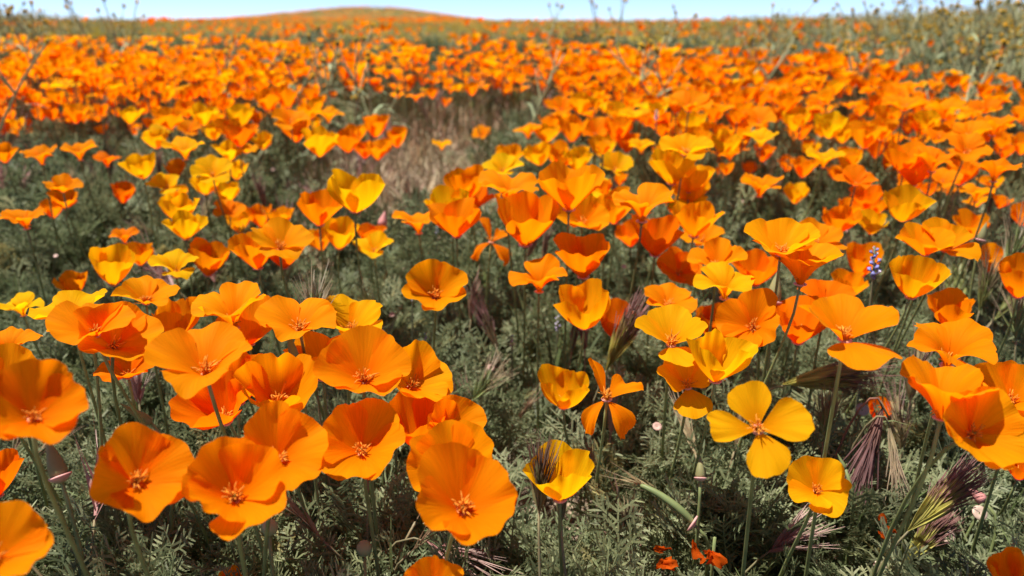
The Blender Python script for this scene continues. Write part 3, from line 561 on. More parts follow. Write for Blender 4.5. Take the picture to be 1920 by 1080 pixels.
POPPIES = [
(-0.1919,0.3584,0.2609,0.0296,45,53,'bowl','o',1001,195,"wide open orange bowl poppy, leftmost of the two facing blooms at lower left"),
(-0.1399,0.3540,0.2545,0.0307,35,27,'bowl','o',3002,197,"wide open orange bowl poppy with spiky stamens, right of two facing blooms at lower left"),
(-0.0268,0.3672,0.2387,0.0346,30,29,'bowl','o',4003,188,"largest orange bowl poppy at bottom centre, facing the viewer with tangled stamens"),
(-0.0354,0.4197,0.2318,0.0297,35,5,'bowl','o',4004,163,"orange poppy tucked directly behind the big facing bowl at bottom centre"),
(-0.0478,0.5371,0.1939,0.0275,35,44,'bowl','o',4005,112,"orange poppy at the back of the three overlapping blooms at bottom centre"),
(-0.1298,0.3943,0.2519,0.0300,35,33,'bowl','o',5006,185,"orange bowl poppy with a pale lump on its stamens, beside the split shaded poppy"),
(-0.0908,0.4317,0.2372,0.0314,35,12,'bowl','o',4007,162,"split orange bowl poppy with a shadow across its upper petals in the foreground cluster"),
(-0.0940,0.4671,0.2679,0.0331,25,16,'bowl','m',5008,184,"broad orange cup with yellow stamens at the top of the foreground cluster"),
(-0.0779,0.5641,0.2184,0.0331,35,47,'bowl','m',3009,123,"orange poppy peeking out right of the broad cup with yellow stamens"),
(-0.0722,0.5461,0.1782,0.0408,15,17,'cup','o',1010,109,"plain orange petal back of a poppy below the broad cup, right of the shadowed one"),
(-0.1500,0.4678,0.2498,0.0408,25,18,'cone','m',4011,164,"fan of two pale orange petals, left of the broad stamen cup"),
(-0.1756,0.4242,0.2915,0.0319,15,3,'open','m',2012,200,"loose orange poppy with one upright petal and one spread left in the cluster"),
(-0.1839,0.4680,0.2393,0.0343,30,-13,'cone','r',1013,152,"red-orange shaded underside of a poppy hanging below the loose spread bloom"),
(-0.1943,0.5180,0.2277,0.0393,10,41,'cone','r',3014,135,"red-orange side of a poppy between the loose spread bloom and the two petal fan"),
(-0.2602,0.4879,0.2824,0.0303,35,48,'bowl','m',5015,170,"orange poppy with yellow stamens standing highest on the left of the cluster"),
(-0.2684,0.4834,0.2919,0.0284,10,-21,'open','m',5016,170,"orange poppy spread flat behind the high stamen bloom at left"),
(-0.2915,0.6540,0.2243,0.0399,10,44,'cone','m',2017,106,"orange cone poppy right of the high stamen bloom at left"),
(-0.2162,0.5841,0.2591,0.0402,5,20,'trumpet','m',3018,142,"tall two-lobed orange poppy at the back of the left cluster"),
(-0.2149,0.6119,0.2348,0.0377,8,39,'cone','r',1019,122,"red-orange cupped poppy in front of the tall two-lobed bloom"),
(-0.1564,0.5549,0.2684,0.0316,15,6,'open','m',3020,154,"flat wide orange poppy behind the dark grass tuft in the left cluster"),
(-0.1301,0.6007,0.2485,0.0328,15,42,'open','y',1021,133,"frilled golden poppy right of the dark grass tuft, back edge of the cluster"),
(-0.1428,0.5572,0.2286,0.0368,5,-5,'cone','m',5022,130,"orange poppy half hidden left of the broad stamen cup"),
(-0.2242,0.3393,0.3063,0.0266,35,48,'bowl','o',1023,225,"big orange bowl poppy with curled stamens at the left edge"),
(-0.3428,0.4957,0.2514,0.0255,35,49,'bowl','m',4024,135,"orange poppy directly behind the big bowl at the left edge"),
(-0.3650,0.5418,0.2540,0.0264,5,44,'trumpet','m',1025,128,"pointed orange poppy at the left edge behind two larger blooms"),
(-0.2269,0.2962,0.2602,0.0247,35,67,'bowl','o',3026,210,"orange poppy cut off by the bottom left corner"),
(-0.3176,0.4331,0.2059,0.0295,5,26,'cone','r',2027,122,"red-orange side of a poppy at the left edge under the big bowl"),
(-0.2795,0.5379,0.2387,0.0238,15,27,'open','r',1028,126,"low shaded orange poppy under the high stamen bloom at left"),
(-0.4611,0.7146,0.2227,0.0250,5,-37,'trumpet','y',4029,87,"golden flared poppy leaning left, near the left edge"),
(-0.3216,0.5523,0.2771,0.0292,5,0,'open','y',1030,148,"flat golden poppy with a dark bud tip before it, left"),
(-0.4973,0.8695,0.1923,0.0287,10,40,'cone','o',5031,67,"small orange cone poppy above the flat golden bloom at left"),
(-0.3008,0.6254,0.2657,0.0266,15,36,'open','m',4032,129,"wide shallow orange poppy behind the high stamen bloom at left"),
(-0.4139,0.7957,0.2284,0.0429,15,47,'cup','y',3033,89,"golden-lipped cup poppy with a raised rear petal, left"),
(-0.4530,0.9422,0.2067,0.0290,10,46,'cone','o',5034,68,"small deep orange poppy just behind the golden-lipped cup"),
(-0.3389,0.7761,0.2422,0.0316,10,24,'trumpet','y',5035,97,"golden frilled poppy with one petal folded down, left centre"),
(-0.3492,0.8830,0.2116,0.0422,15,66,'cup','m',3036,78,"orange tube poppy turned to the right, left centre"),
(-0.5229,1.0527,0.2052,0.0246,5,46,'trumpet','r',5037,59,"faded reddish poppy alone above the golden-lipped cup"),
(-0.5362,0.8661,0.2702,0.0319,5,-18,'trumpet','o',2038,89,"orange poppy leaning left with a lowered petal, far left edge"),
(-0.7053,1.2100,0.2049,0.0294,10,50,'cone','o',2039,48,"small orange poppy touching the lowered-petal bloom at far left"),
(-0.5737,1.0163,0.2825,0.0248,15,39,'open','o',5040,78,"orange three-lobed poppy, upper bloom of the stacked pair at far left"),
(-0.6324,1.1177,0.2384,0.0309,10,50,'cone','o',2041,60,"orange poppy, lower bloom of the stacked pair at far left"),
(-0.6289,1.2802,0.2131,0.0358,15,56,'cup','r',2042,48,"small red-orange cup alone in grass left of the yellow group"),
(-0.4103,0.9739,0.2534,0.0398,10,23,'chalice','y',5043,79,"golden bowl poppy standing over the heart-shaped one at left"),
(-0.3701,0.8865,0.2531,0.0336,10,28,'cone','y',5044,89,"heart-shaped golden poppy in front of a golden bowl at left"),
(-0.3954,1.1050,0.2312,0.0275,20,40,'open','o',3045,63,"deep orange poppy above the small golden cup, left centre"),
(-0.4005,1.1462,0.1976,0.0324,15,39,'cup','y',3046,55,"small golden cup in front of a deep orange bloom, left centre"),
(-0.2720,0.8265,0.2361,0.0430,5,-12,'cone','m',4047,94,"orange poppy with a lowered left petal at the left-centre clump"),
(-0.2256,0.7557,0.2764,0.0314,20,31,'open','m',4048,120,"widest orange poppy of the left-centre clump, under a grass awn"),
(-0.2485,0.8435,0.2316,0.0344,5,17,'cone','r',2049,90,"red-orange underside of a poppy beneath the left-centre clump"),
(-0.3643,1.1413,0.2067,0.0347,5,18,'cone','o',5050,57,"deep orange poppy behind the left-centre clump, beside the small golden cup"),
(-0.3261,1.1095,0.2131,0.0336,5,27,'cone','m',1051,61,"pale orange poppy at the back of the left-centre clump"),
(-0.2275,0.9277,0.2598,0.0457,10,14,'cone','o',3052,92,"frilled deep orange cone poppy left of the tall golden fan"),
(-0.1730,0.8707,0.2885,0.0510,10,36,'chalice','y',3053,109,"tall golden fan poppy with a side petal at right, left of the bare path"),
(-0.2800,1.1416,0.1715,0.0337,10,-6,'cone','m',4054,53,"small orange poppy left of the golden cup near the path"),
(-0.2188,0.9810,0.2170,0.0412,15,47,'cup','y',2055,74,"golden cup leaning right below the tall golden fan"),
(-0.1955,1.0709,0.1985,0.0317,5,10,'cone','r',2056,62,"dark orange poppy hidden behind the frilly low bloom near the path"),
(-0.1669,0.9418,0.2229,0.0270,15,10,'open','y',3057,77,"frilly low golden poppy nearest the bare path on its left"),
(-0.1137,0.9569,0.2419,0.0395,5,-68,'trumpet','m',4058,83,"orange poppy with a folded pale petal, leftmost of the central row"),
(-0.0768,0.9987,0.2485,0.0484,10,-15,'chalice','y',4059,83,"golden-topped poppy at the left end of the central row"),
(-0.0610,0.8635,0.2618,0.0431,10,9,'cone','o',3060,103,"orange cone poppy in front of the golden-topped one in the central row"),
(-0.0570,1.0495,0.2692,0.0429,10,-27,'chalice','o',2061,84,"orange bowl poppy rising above the golden-topped one by the path"),
(-0.0536,1.0615,0.2485,0.0381,10,23,'cone','r',5062,76,"red-orange shaded poppy under the bowl at the path's right side"),
(-0.0047,0.8531,0.3015,0.0434,5,20,'trumpet','m',4063,114,"ragged orange poppy with a golden lip right of the path-side bowl"),
(0.0136,0.7998,0.2691,0.0582,10,-1,'cone','o',5064,120,"big ragged orange poppy with split petals above the brown grass tuft"),
(-0.0248,0.9361,0.2373,0.0304,10,46,'droop','o',1065,80,"collapsed orange poppy with a rounded petal hanging lower right"),
(0.0260,0.7331,0.2403,0.0362,5,18,'trumpet','o',5066,112,"orange two-lobed poppy low in front of the collapsed one, centre"),
(0.0722,0.7800,0.2407,0.0501,8,-5,'cone','o',1067,107,"orange cone poppy alone in green leaves at centre, smooth and symmetrical"),
(0.0570,0.7945,0.3069,0.0515,5,-4,'cone','m',3068,125,"large orange poppy with a rounded left lobe at the back of the central row"),
(0.1052,1.0897,0.2672,0.0332,20,14,'open','y',5069,77,"golden petals behind the large round-lobed poppy of the central row"),
(0.0790,0.8800,0.2712,0.0327,35,5,'bowl','m',1070,102,"orange bowl poppy with a pale pink-rimmed bud in front of it"),
(0.1270,0.9777,0.2504,0.0444,10,-17,'cone','m',2071,85,"orange cone poppy left of the frilly crowned one in the central row"),
(0.1342,0.8133,0.2905,0.0476,5,6,'trumpet','m',5072,117,"frilly crowned orange poppy at the right end of the central row"),
(0.1544,0.8375,0.2477,0.0452,10,9,'cone','r',3073,100,"dark orange poppy hanging below the frilly crowned one"),
(0.1720,1.1287,0.1812,0.0361,10,-29,'cone','r',2074,56,"small red-orange poppy left of the dark one under the frilly crown"),
(0.1817,0.8438,0.2250,0.0288,35,3,'bowl','r',5075,86,"shaded orange poppy with a grey grass tip, right of the smooth lone cone"),
(-0.0678,0.6758,0.2542,0.0336,35,6,'bowl','m',1076,124,"orange bowl poppy standing alone in the green gap at centre"),
(0.0660,0.6906,0.2198,0.0466,10,-5,'chalice','y',1077,108,"golden-rimmed bowl poppy in the green gap right of centre"),
(0.1120,0.8165,0.1608,0.0407,15,2,'cup','r',2078,72,"red-orange cup poppy beside the golden-rimmed bowl, behind a bristly grass head"),
(0.1481,0.7245,0.2272,0.0279,15,-2,'open','m',1079,100,"orange poppy with notched edge behind the golden butterfly-shaped one"),
(0.1220,0.5743,0.2492,0.0307,10,-2,'lowpet','y',3080,136,"golden poppy with one petal hanging low like a butterfly wing"),
(0.1504,0.5452,0.2326,0.0393,10,-1,'cone','y',5081,135,"golden cone poppy with a side petal spread right"),
(0.1345,0.5626,0.2199,0.0279,30,-18,'lowpet','y',3082,117,"golden poppy with one bright yellow petal hanging straight down"),
(0.0435,0.6143,0.1770,0.0362,10,-4,'chalice','y',4083,98,"small golden cup poppy on its own stem, left of the tattered bloom"),
(0.0714,0.5513,0.2147,0.0326,10,2,'droop','o',2084,117,"tattered orange poppy with petals hanging down like rags"),
(0.1329,0.3902,0.2744,0.0271,45,-19,'cross','y',3085,202,"yellow-orange poppy with four separate petals spread as a cross"),
(0.1938,0.4481,0.2001,0.0225,35,-24,'bowl','y',5086,123,"round golden poppy facing up with yellow rim, below the cross-shaped one"),
(0.0309,0.4517,0.1922,0.0396,10,-4,'cone','y',5087,133,"golden fan poppy with a dark bristly grass head against it"),
(0.1929,0.6919,0.2473,0.0367,6,-15,'trumpet','y',1088,117,"bright yellow frilled trumpet poppy at right of centre"),
(0.2355,0.6268,0.2814,0.0419,2,-11,'funnel','m',1089,142,"large orange trumpet poppy with flared petals and pink base"),
(0.1983,0.7504,0.2588,0.0314,15,-25,'open','m',1090,114,"flat orange poppy behind the bright yellow trumpet"),
(0.2182,0.6304,0.3055,0.0326,10,-19,'bowl','y',2091,144,"broad yellow scalloped poppy behind the large orange trumpet"),
(0.3098,0.7968,0.2688,0.0302,15,-1,'open','m',3092,106,"orange poppy peeking right of the broad yellow scalloped bloom"),
(0.2592,0.8172,0.2204,0.0375,10,-18,'cone','r',5093,89,"shaded red-orange poppy between the yellow trumpet and the large orange trumpet"),
(0.1984,0.6196,0.2464,0.0299,50,-37,'open','o',3094,122,"orange poppy with rolled front petal left of the pointed bud"),
(0.2295,0.8707,0.1414,0.0385,15,-5,'cup','r',2095,62,"narrow red-orange poppy behind the golden side-petal cone"),
(0.2574,0.6747,0.2113,0.0427,10,-21,'cone','r',1096,100,"red-orange poppy with a crinkled golden tip right of the pointed bud"),
(0.1941,0.4376,0.3072,0.0335,5,-4,'lowpet','o',2097,195,"big orange poppy with a broad flat petal thrust forward at right"),
(0.2717,0.6570,0.2510,0.0284,15,-3,'open','r',5098,117,"flat dark orange poppy behind the big forward-petal bloom"),
(0.3772,0.8601,0.1915,0.0329,10,-14,'cone','m',2099,71,"orange poppy below the blue lupine spike"),
(0.4114,0.9090,0.2025,0.0395,15,-14,'cup','m',3100,71,"orange cup poppy just left of the blue lupine spike"),
(0.3498,0.6701,0.2562,0.0389,18,-13,'cup','y',3101,117,"large golden cup poppy right of the blue lupine spike"),
(0.3932,0.7387,0.2755,0.0326,8,-28,'bowl','m',3102,115,"large shaded orange bowl behind the big golden cup at right"),
(0.4305,0.8672,0.2794,0.0381,15,-27,'chalice','y',5103,99,"golden bowl poppy at the back of the right-hand clump"),
(0.4158,0.7462,0.2773,0.0315,15,6,'open','m',1104,112,"orange poppy stretched right behind the large shaded bowl"),
(0.5611,0.9586,0.2355,0.0364,10,-20,'cone','m',3105,71,"orange poppy behind the brown pointed bud at right"),
(0.6141,1.0500,0.2624,0.0318,5,-5,'trumpet','m',3106,69,"golden-orange flared poppy standing alone at right"),
(0.5893,0.9465,0.1956,0.0355,10,-32,'cone','m',1107,62,"small orange cup left of the green grass head at the right edge"),
(0.4824,0.7276,0.2374,0.0411,15,-44,'cup','m',1108,94,"orange poppy cut by the right edge behind the green grass head"),
(0.7006,1.0786,0.2234,0.0333,10,-43,'cone','o',4109,57,"orange poppy cut by the right edge above the green grass head"),
(0.4068,0.7019,0.2156,0.0345,10,-35,'cone','o',3110,91,"orange cup behind the flat spread poppy at right"),
(0.2767,0.4724,0.2756,0.0348,12,-5,'trumpet','o',1111,170,"orange poppy with pointed flat petals spread to the right"),
(0.2467,0.4176,0.2665,0.0367,-4,-21,'funnel','o',3112,184,"big side-on orange poppy with curled petals and pink rimmed base"),
(0.3221,0.4718,0.2510,0.0268,35,-44,'bowl','m',3113,141,"orange poppy at the right edge behind the crumpled one"),
(0.2574,0.4051,0.2631,0.0293,48,7,'bowl','m',4114,169,"crumpled orange poppy drooping forward at the right edge"),
(0.3888,0.5438,0.1518,0.0281,15,-16,'cup','r',3115,82,"reddish closed poppy low at the right edge under the crumpled one"),
(0.2866,0.3829,0.1732,0.0258,15,-57,'cup','o',4116,115,"orange poppy cut off by the bottom right corner"),
(0.3657,0.7250,0.1085,0.0243,15,-27,'cup','r',4117,51,"small red poppy low among purple grass heads at right"),
(-0.0472,0.3883,0.1710,0.0205,35,7,'bowl','o',2118,126,"tip of an orange poppy at the bottom edge below the big bowl"),
(-0.1938,0.4645,0.1119,0.0164,15,23,'cup','o',5119,46,"small orange petal tip at the bottom edge under the facing pair"),
(0.3216,1.0315,0.2728,0.0390,5,-12,'trumpet','o',2120,82,"orange poppy alone at the left end of the right-hand green gap"),
(0.4565,1.2775,0.2131,0.0348,10,-20,'cone','y',1121,51,"small golden heart-shaped poppy beside the lone one in the right gap"),
(0.5405,1.5758,0.2147,0.0327,10,-19,'cone','o',1122,39,"deep orange cone poppy left of the golden two-winged poppy"),
(0.4794,1.3201,0.2479,0.0365,10,-20,'cone','m',4123,54,"mid orange cone poppy in front and left of the golden two-winged poppy"),
(0.4348,1.1218,0.2956,0.0357,5,-11,'trumpet','y',2124,78,"golden two-winged poppy above the right-hand green gap"),
(0.5691,1.3660,0.2522,0.0386,15,-3,'cup','y',3125,52,"small bright golden cup right of the two-winged poppy"),
(0.4402,1.0215,0.2895,0.0269,15,-13,'open','r',3126,84,"red-orange wide open poppy in front of the bright golden cup"),
(0.4897,1.0937,0.2421,0.0380,10,-44,'cone','r',1127,66,"red-orange cone poppy behind and right of the dull orange bowl"),
(0.4036,0.9704,0.2407,0.0369,10,-23,'chalice','o',4128,76,"dull orange bowl above the lupine, left of a twin pair"),
(0.4983,1.1664,0.2140,0.0337,10,-23,'cone','o',4129,55,"deep orange cone poppy behind and right of the dull orange bowl"),
(0.4770,1.0407,0.2212,0.0331,10,-15,'cone','y',5130,64,"golden yellow cone poppy right of the dull orange bowl"),
(0.5520,1.2029,0.2087,0.0304,10,-15,'cone','o',2131,52,"deep orange cone poppy left of the golden bowl at the back"),
(0.6444,1.3584,0.1850,0.0313,10,-45,'cone','m',3132,41,"mid orange cone poppy left of the golden bowl at the back"),
(0.5329,1.0582,0.2830,0.0408,10,-27,'cone','o',2133,78,"deep orange cone poppy behind the golden bowl at the back"),
(0.5887,1.1785,0.2468,0.0404,10,-52,'cone','m',5134,60,"mid orange cone poppy behind the golden bowl at the back"),
(0.5767,1.0675,0.2840,0.0251,15,-28,'open','m',2135,74,"mid orange wide open poppy left of the lone flared poppy"),
(0.6571,1.1716,0.2629,0.0392,10,-19,'cone','r',3136,62,"red-orange cone poppy left of the plain flared poppy"),
(0.5315,0.8813,0.3201,0.0327,5,-16,'trumpet','o',2137,97,"large plain orange flared poppy near the right edge"),
(0.5641,1.0024,0.3338,0.0286,30,-10,'open','m',4138,87,"long orange poppy sloping right above the plain flared one"),
(0.5340,1.0196,0.3076,0.0400,5,-18,'trumpet','o',4139,85,"deep orange flared poppy left of the sloping poppy"),
(0.5190,1.0634,0.2989,0.0439,10,-36,'cone','o',2140,83,"deep orange cone poppy right of the bright golden cup"),
(0.4392,1.4492,0.3208,0.0344,25,-17,'open','m',1141,62,"mid orange wide open poppy behind the flat-lipped golden poppy"),
(0.5390,1.9116,0.2414,0.0402,15,-16,'cup','y',2142,33,"golden yellow cup poppy behind and left of the flat-lipped golden poppy"),
(0.3895,1.2701,0.3024,0.0380,5,-7,'trumpet','y',4143,70,"golden poppy with a flat front lip above the right gap"),
(0.4855,1.5612,0.2365,0.0371,10,8,'cone','o',4144,43,"deep orange cone poppy in front of the flat-lipped golden poppy"),
(0.5621,1.7406,0.2929,0.0388,5,-18,'cone','m',2145,44,"mid orange cone poppy behind and right of the flat-lipped golden poppy"),
(0.5236,1.5114,0.3009,0.0464,10,-9,'chalice','y',1146,55,"golden yellow bowl poppy left of the pale golden bowl"),
(0.5806,1.6333,0.2697,0.0358,10,-20,'cone','r',2147,44,"red-orange cone poppy left of the pale golden bowl"),
(0.5275,1.3513,0.3083,0.0458,10,-21,'chalice','y',3148,66,"pale golden bowl in the upper right band"),
(0.6193,1.7077,0.2967,0.0370,10,-20,'cone','r',3149,45,"red-orange cone poppy behind and left of the pale golden bowl"),
(0.6406,1.7066,0.3315,0.0314,25,-21,'open','m',2150,49,"mid orange wide open poppy behind the pale golden bowl"),
(0.5434,1.7163,0.3444,0.0410,5,-18,'trumpet','m',5151,54,"mid orange flared poppy behind the flat-lipped golden poppy"),
(0.5143,1.5372,0.3341,0.0368,10,-18,'cone','o',1152,61,"deep orange cone poppy behind and left of the pale golden bowl"),
(0.4727,1.7274,0.3167,0.0463,10,-15,'cone','o',1153,49,"deep orange cone poppy right of the bright yellow round one"),
(0.5875,1.9484,0.3047,0.0385,10,-17,'cone','o',2154,39,"deep orange cone poppy behind the flat-lipped golden poppy"),
(0.6182,1.5160,0.2777,0.0414,15,-42,'cup','y',5155,49,"golden yellow cup poppy in front and right of the pale golden bowl"),
(0.5615,1.2878,0.2998,0.0468,10,-24,'cone','m',1156,67,"mid orange cone poppy right of the pale golden bowl"),
(0.6565,1.4226,0.3209,0.0393,10,-25,'chalice','m',2157,62,"mid orange bowl poppy left of the smooth golden oval"),
(0.8639,1.7746,0.2751,0.0366,10,-26,'cone','r',3158,38,"red-orange cone poppy left of the smooth golden oval"),
(0.7390,1.4515,0.3102,0.0384,10,-17,'chalice','y',4159,56,"smooth golden oval poppy in the upper right band"),
(0.6732,1.2757,0.3456,0.0399,5,-18,'trumpet','o',4160,80,"deep orange flared poppy behind and right of the smooth golden oval"),
(0.6360,1.3302,0.3540,0.0384,15,-26,'open','m',3161,90,"mid orange wide open poppy behind and left of the smooth golden oval"),
(0.7830,1.7242,0.3325,0.0399,10,-24,'cone','o',4162,49,"deep orange cone poppy behind and left of the smooth golden oval"),
(0.8310,1.7604,0.3444,0.0286,25,-25,'open','m',5163,48,"broad mid orange wide open poppy behind and left of the smooth golden oval"),
(0.8492,1.5066,0.3219,0.0306,5,-29,'trumpet','m',3164,54,"mid orange flared poppy left of the topmost red-orange poppy"),
(0.7537,1.3071,0.3533,0.0287,15,-15,'open','r',5165,66,"red-orange poppy topmost at the right end of the band"),
(0.6587,1.2521,0.3186,0.0287,20,-28,'open','o',1166,69,"deep orange wide open poppy in front and right of the smooth golden oval"),
(0.6256,1.1106,0.3388,0.0296,15,-19,'open','m',2167,78,"mid orange wide open poppy behind the sloping poppy"),
(0.6795,1.1495,0.3368,0.0383,5,-6,'trumpet','o',5168,84,"deep orange flared poppy in front and right of the topmost red-orange poppy"),
(0.6209,1.3653,0.3025,0.0408,10,-25,'cone','m',2169,61,"mid orange cone poppy left of the smooth golden oval"),
(0.7328,1.5635,0.2638,0.0341,10,-35,'cone','m',3170,44,"mid orange cone poppy in front and left of the smooth golden oval"),
(0.8618,1.4238,0.2811,0.0285,10,-31,'cone','m',4171,49,"mid orange cone poppy right of the sloping poppy"),
(0.8627,1.3678,0.2783,0.0363,10,-32,'cone','m',5172,52,"mid orange cone poppy behind and right of the plain flared poppy"),
(0.8866,1.4524,0.2595,0.0299,10,-31,'cone','r',4173,45,"red-orange cone poppy behind the plain flared poppy"),
(1.3362,2.2952,0.2939,0.0293,10,-30,'cone','o',3174,26,"deep orange cone poppy behind and right of the topmost red-orange poppy"),
(1.4239,2.3373,0.3187,0.0311,10,-31,'cone','r',4175,28,"red-orange cone poppy behind and right of the topmost red-orange poppy"),
(0.2197,1.9278,0.2906,0.0355,5,-6,'trumpet','y',2176,39,"golden yellow flared poppy left of the golden one by the violet tip"),
(0.2208,1.6762,0.2969,0.0462,10,-7,'cone','y',4177,49,"golden yellow cone poppy left of the golden one by the violet tip"),
(0.2578,1.6367,0.3011,0.0367,5,1,'trumpet','y',5178,51,"golden poppy just left of the violet lupine tip"),
(0.3158,1.8163,0.3067,0.0410,10,-10,'chalice','o',1179,45,"deep orange bowl poppy behind and right of the golden one by the violet tip"),
(0.2783,1.8921,0.3077,0.0404,10,-8,'cone','o',5180,43,"deep orange cone poppy behind the golden one by the violet tip"),
(0.2917,1.3542,0.3514,0.0439,15,-2,'open','m',2181,84,"mid orange wide open poppy behind the bright yellow round one"),
(0.3288,1.4998,0.2995,0.0444,10,8,'chalice','y',1182,57,"bright yellow round poppy right of the violet lupine tip"),
(0.3533,1.7474,0.2480,0.0397,10,-11,'cone','o',2183,39,"deep orange cone poppy behind and left of the wide golden winged one"),
(0.3096,1.4046,0.2835,0.0450,10,17,'chalice','m',4184,59,"mid orange bowl poppy behind and right of the wide golden winged one"),
(0.2146,1.0022,0.3311,0.0357,15,8,'open','y',1185,103,"wide golden poppy with a wing stretched right, upper centre-right"),
(0.3595,1.3640,0.2774,0.0450,10,5,'chalice','y',1186,60,"round golden poppy at the left edge of the right gap"),
(0.2046,1.0248,0.2908,0.0493,10,-1,'cone','y',5187,93,"heart-shaped golden poppy above the frilly crown, with a right wing"),
(0.2307,1.0349,0.2789,0.0439,10,-3,'chalice','y',4188,86,"golden yellow bowl poppy behind the scalloped golden one"),
(0.2352,1.4683,0.2654,0.0337,5,-9,'trumpet','y',2189,52,"small golden trumpet left of the wide golden winged poppy"),
(0.1911,1.6472,0.2334,0.0452,15,-7,'cup','y',4190,41,"golden yellow cup poppy left of the small golden trumpet"),
(0.1983,1.5320,0.2791,0.0516,10,-7,'cone','o',5191,53,"deep orange cone poppy in front and left of the golden one by the violet tip"),
(0.2154,1.5205,0.2598,0.0397,10,12,'cone','o',5192,49,"deep orange cone poppy left of the small golden trumpet"),
(0.1604,1.2452,0.2699,0.0352,25,13,'open','y',2193,66,"golden yellow wide open poppy in front and left of the small golden trumpet"),
(0.2346,1.0539,0.2586,0.0418,10,-3,'chalice','y',4194,78,"scalloped golden poppy atop the column right of the frilly crown"),
(0.2315,1.0325,0.2552,0.0263,15,-13,'open','y',3195,77,"golden yellow wide open poppy in front of the scalloped golden one"),
(0.2024,0.8716,0.2601,0.0431,10,12,'cone','m',3196,99,"orange poppy with a curled golden lip right of the frilly crown"),
(0.2245,0.9213,0.2406,0.0270,20,-4,'open','m',3197,83,"mid orange wide open poppy in front of the curled golden lip"),
(0.1019,1.6926,0.3202,0.0339,25,-13,'open','o',5198,52,"deep orange wide open poppy behind the left-turned golden fan"),
(0.1406,1.7017,0.3139,0.0496,10,15,'chalice','y',1199,52,"golden yellow bowl poppy left of the golden one by the violet tip"),
(0.2013,1.8050,0.3065,0.0327,5,-6,'trumpet','y',4200,45,"broad golden yellow flared poppy left of the golden one by the violet tip"),
(0.0787,1.6580,0.2808,0.0406,5,-13,'cone','o',3201,47,"deep orange cone poppy behind the left-turned golden fan"),
(0.0294,1.4985,0.2884,0.0330,5,-11,'trumpet','m',2202,55,"mid orange flared poppy behind the left-turned golden fan"),
(0.0632,1.5034,0.2809,0.0392,10,8,'chalice','y',4203,54,"golden yellow bowl poppy behind the left-turned golden fan"),
(0.1082,1.4644,0.2874,0.0511,10,-4,'cone','m',3204,59,"mid orange cone poppy behind and right of the left-turned golden fan"),
(0.1583,1.5404,0.2903,0.0334,35,-6,'bowl','m',5205,53,"mid orange bowl poppy left of the golden one by the violet tip"),
(0.0491,1.4289,0.2512,0.0440,15,-27,'chalice','y',1206,53,"golden petal fan turned left at the path's right edge"),
(0.0812,1.5393,0.2375,0.0459,10,17,'chalice','m',2207,46,"mid orange bowl poppy right of the left-turned golden fan"),
(0.1098,1.3434,0.2520,0.0426,10,-5,'cone','y',1208,57,"golden yellow cone poppy behind and left of the golden petals behind it"),
(0.1618,1.4571,0.2618,0.0407,10,-6,'chalice','y',2209,53,"golden yellow bowl poppy left of the small golden trumpet"),
(-0.0133,1.1234,0.2877,0.0316,15,-9,'open','y',3210,80,"golden poppy cluster-end bloom nearest the path, above the ragged one"),
(-0.0058,1.3901,0.2540,0.0411,10,0,'cone','m',3211,55,"mid orange cone poppy behind and right of the golden one nearest the path"),
(-0.0681,1.8614,0.2478,0.0264,25,-18,'open','o',4212,36,"single small orange poppy alone on the bare path"),
(-0.1531,1.7585,0.2306,0.0299,5,5,'trumpet','y',5213,37,"tiny golden poppy alone left of the bare path"),
(-0.3579,1.3481,0.3023,0.0474,10,15,'cone','o',1214,67,"plump orange poppy at the end of the upper left band"),
(-0.2994,1.2548,0.2917,0.0465,10,23,'cone','y',1215,71,"smooth golden poppy at the right end of the upper left band"),
(-0.3481,1.5477,0.3115,0.0374,5,13,'trumpet','m',3216,56,"mushroom-shaped orange poppy above the upper left band"),
(-0.4141,1.6809,0.3049,0.0404,10,4,'cone','m',4217,49,"mid orange cone poppy left of the mushroom-shaped poppy"),
(-0.3569,1.3154,0.3334,0.0338,20,5,'open','m',5218,72,"mid orange wide open poppy behind the plump orange poppy"),
(-0.2781,1.3688,0.2818,0.0429,10,12,'cone','r',5219,61,"red-orange poppy in the upper left cluster right of the smooth golden one"),
(-0.3152,1.6649,0.2645,0.0372,10,11,'cone','m',4220,44,"mid orange cone poppy behind and right of the red-orange cluster poppy"),
(-0.2884,1.5778,0.2404,0.0362,10,10,'cone','r',4221,44,"red-orange cone poppy right of the red-orange cluster poppy"),
(-0.2480,1.4859,0.2511,0.0424,10,29,'cone','o',4222,49,"deep orange cone poppy in front and left of the single path-side cup"),
(-0.2693,1.5947,0.2785,0.0467,15,29,'cup','o',3223,49,"deep orange cup poppy behind and left of the single path-side cup"),
(-0.2474,1.7381,0.2402,0.0439,15,8,'cup','o',2224,39,"single orange cup at the path's left side, end of its cluster"),
(-0.5163,1.7294,0.3173,0.0479,10,17,'cone','o',5225,49,"deep orange cone poppy behind and left of the plump orange poppy"),
(-0.4804,1.7516,0.3210,0.0495,10,15,'cone','o',3226,49,"deep orange cone poppy behind the plump orange poppy"),
(-0.5000,2.0608,0.2393,0.0347,15,14,'cup','y',2227,30,"golden yellow cup poppy in front and left of the mushroom-shaped poppy"),
(-0.5676,1.4997,0.3120,0.0391,10,31,'cone','y',4228,57,"golden wedge poppy in the upper left band"),
(-0.5138,1.5491,0.3033,0.0439,5,18,'cone','y',4229,54,"golden yellow cone poppy right of the golden wedge poppy"),
(-0.5993,1.9106,0.2697,0.0337,10,37,'cone','m',3230,36,"mid orange cone poppy behind the end-of-band golden poppy"),
(-0.7044,1.7754,0.2983,0.0400,10,22,'cone','o',4231,43,"deep orange cone poppy left of the golden wedge poppy"),
